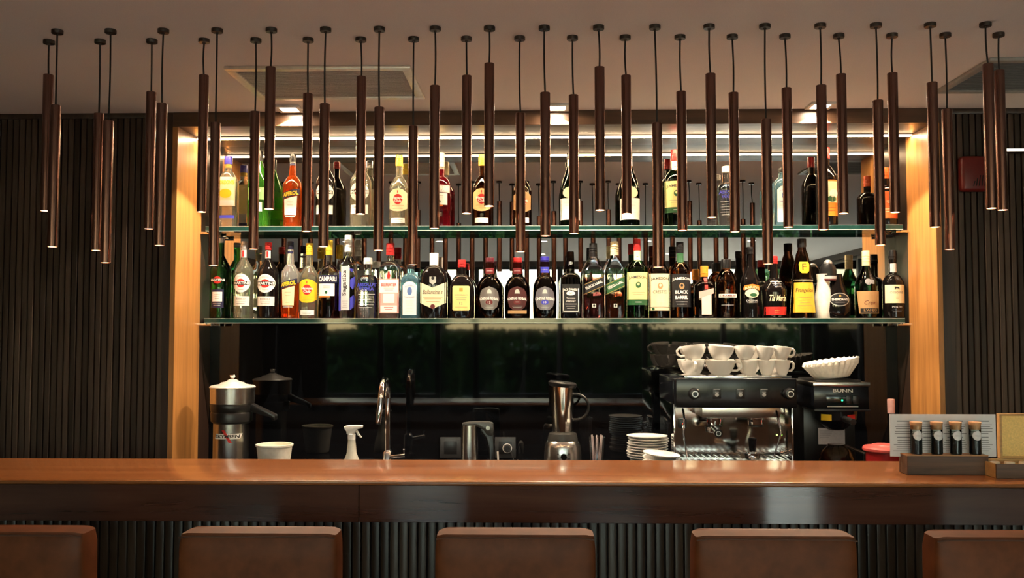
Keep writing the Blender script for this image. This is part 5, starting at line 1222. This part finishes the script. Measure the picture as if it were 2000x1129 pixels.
for i, (px, tilt) in enumerate(((1790, .02), (1830, .035), (1867, .02), (1905, .03))):
    c = D(px, 880, Yd + .025); yb_ = Yd + .025; zb_ = zt + .0005; hh = D(px, 824, Yd + .025).z - zb_; r = 10.8 * S(Yd + .025)
    t = thing('sample_tube', (c.x, yb_, zb_), 'corked glass tube of black grains with round white sticker, %s from the left' % ORD[i], 'tube', 'sample tubes in the stand')
    MB().lathe([(r * .9, 0), (r, .002), (r, hh - .006)], c.x, yb_, 24, z0=zb_).build('glass_tube', M_SHEET, t)
    MB().lathe([(r * .88, .001), (r * .92, .003), (r * .92, hh * .56), (.002, hh * .57)], c.x, yb_, 24, z0=zb_).build('contents', mat('dark_grains', (.012, .015, .018), .35, bump=.5, scale=300), t)
    MB().lathe([(r * .9, hh - .022), (r * 1.02, hh - .006), (r * 1.06, hh - .004), (r * 1.06, hh)], c.x, yb_, 24, z0=zb_).build('cork', mat('cork', (.50, .25, .12), .7, var=.25), t)
    zc2 = D(px, 850, yb_).z; rr = 9.2 * S(Yd)
    sk = decal('sticker', [(c.x + rr * .96 * math.cos(2 * PI * j / 28), zc2 + rr * math.sin(2 * PI * j / 28)) for j in range(28)], mat('grey_white_sticker', (.62, .60, .60), .6), r, c.x, yb_, .0005, t)
    flat = MB(); flat.box(c.x - rr * .55, c.x + rr * .55, yb_ - r - .0010, yb_ - r - .0006, zc2 - .0012, zc2 + .0006); flat.build('fine_print', I_GRY, sk, smooth=False)
cy_ = ysl + .0015; CC = lambda px, py: at(px, py, cy_)
a = CC(1737, 809); b_ = CC(1946, 890); zc0 = zt - .0115
mc = thing('menu_card', ((a.x + b_.x) / 2, cy_, zc0), 'white printed menu card standing in the slot of the walnut block', 'card')
MB().box(a.x, b_.x, cy_ - .0006, cy_ + .0006, zc0, a.z).build('sheet', mat('card_paper', (.60, .57, .58), .55, var=.03), mc, smooth=False)
rnd = random.Random(3)
def card_line(x0, x1, py, th, m):
    p0, p1 = CC(x0, py), CC(x1, py); MB().box(p0.x, p1.x, cy_ - .0010, cy_ - .0007, p0.z - th, p0.z).build('fine_print', m, mc, smooth=False)
for c0, c1 in ((1743, 1788), (1797, 1830), (1840, 1890), (1892, 1940)):
    cm = (c0 + c1) / 2; w_ = (c1 - c0) / 2
    card_line(cm - w_ * .62, cm + w_ * .62, 821.5, .0032, I_GRY); card_line(cm - w_ * .6, cm + w_ * .6, 853, .0032, I_GRY)
    for py in (829, 833, 837, 842, 846, 860, 864, 868, 872, 876, 880):
        q = rnd.uniform(.55, .95); card_line(cm - w_ * q, cm + w_ * q, py, .0013, I_LGRY if False else M_GREYINK)
# wooden box with jars
Yx = 2.655; X0 = at(1946, 905, Yx).x; X1 = X0 + .21; zb_ = Z_BAR + .0006; zf = at(1970, 907, Yx).z; Yx1 = Yx + .12
wbx = thing('wooden_box', ((X0 + X1) / 2, Yx + .06, zb_), 'open wooden presentation box with upright lid at the right edge of the bar', 'box')
M_OAK = wood('light_oak_box', (.34, .18, .06), (.52, .30, .11), .5, 'x', 9)
t_ = .006
for (x0, x1, y0, y1) in ((X0, X1, Yx, Yx + t_), (X0, X1, Yx1 - t_, Yx1), (X0, X0 + t_, Yx + t_, Yx1 - t_), (X1 - t_, X1, Yx + t_, Yx1 - t_)):
    MB().box(x0, x1, y0, y1, zb_, zf).build('side_board', M_WAL if y1 - y0 < .01 and y0 == Yx else M_OAK, wbx, bev=.0006, seg=1)
MB().box(X0 + t_, X1 - t_, Yx + t_, Yx1 - t_, zb_, zb_ + .005).build('base_board', M_OAK, wbx, smooth=False)
for i in range(1, 5):
    x = X0 + (X1 - X0) * i / 5; MB().box(x - .0015, x + .0015, Yx + t_, Yx1 - t_, zb_ + .005, zf - .004).build('divider', M_OAK, wbx, smooth=False)
zl0, zl1 = zf, at(1970, 808, Yx1).z; xl0 = at(1951, 850, Yx1).x; xl1 = X1
lid = MB().box(xl0 + .006, xl1 - .006, Yx1 + .006, Yx1 + .010, zl0 + .004, zl1 - .006).build('lid_panel', mat('pale_lining', (.78, .50, .17), .7, var=.12, scale=200), wbx, smooth=False)
for (x0, x1, z0, z1) in ((xl0, xl1, zl0 + .001, zl0 + .006), (xl0, xl1, zl1 - .006, zl1), (xl0, xl0 + .007, zl0 + .006, zl1 - .006), (xl1 - .007, xl1, zl0 + .006, zl1 - .006)):
    MB().box(x0, x1, Yx1 - .006, Yx1 + .012, z0, z1).build('lid_frame', M_OAK, wbx, bev=.0006, seg=1)
for i in range(5):
    x = X0 + (X1 - X0) * (i + .5) / 5; y = Yx + .05; r = .0165
    t = thing('spice_jar', (x, y, zb_ + .0055), 'small glass jar with pale lid in the wooden box, %s from the left' % ORD[i], 'jar', 'jars in the wooden box')
    MB().lathe([(r * .9, 0), (r, .002), (r, .020), (r * .8, .024)], x, y, 20, z0=zb_ + .0055).build('glass_jar', mat('brown_jar', (.16, .06, .03), .1), t)
    MB().lathe([(r * .86, .0235), (r * .88, .0245), (r * .88, .034), (r * .8, .036)], x, y, 20, z0=zb_ + .0055).build('lid', mat('pale_jar_lid', (.62, .50, .36), .3), t)
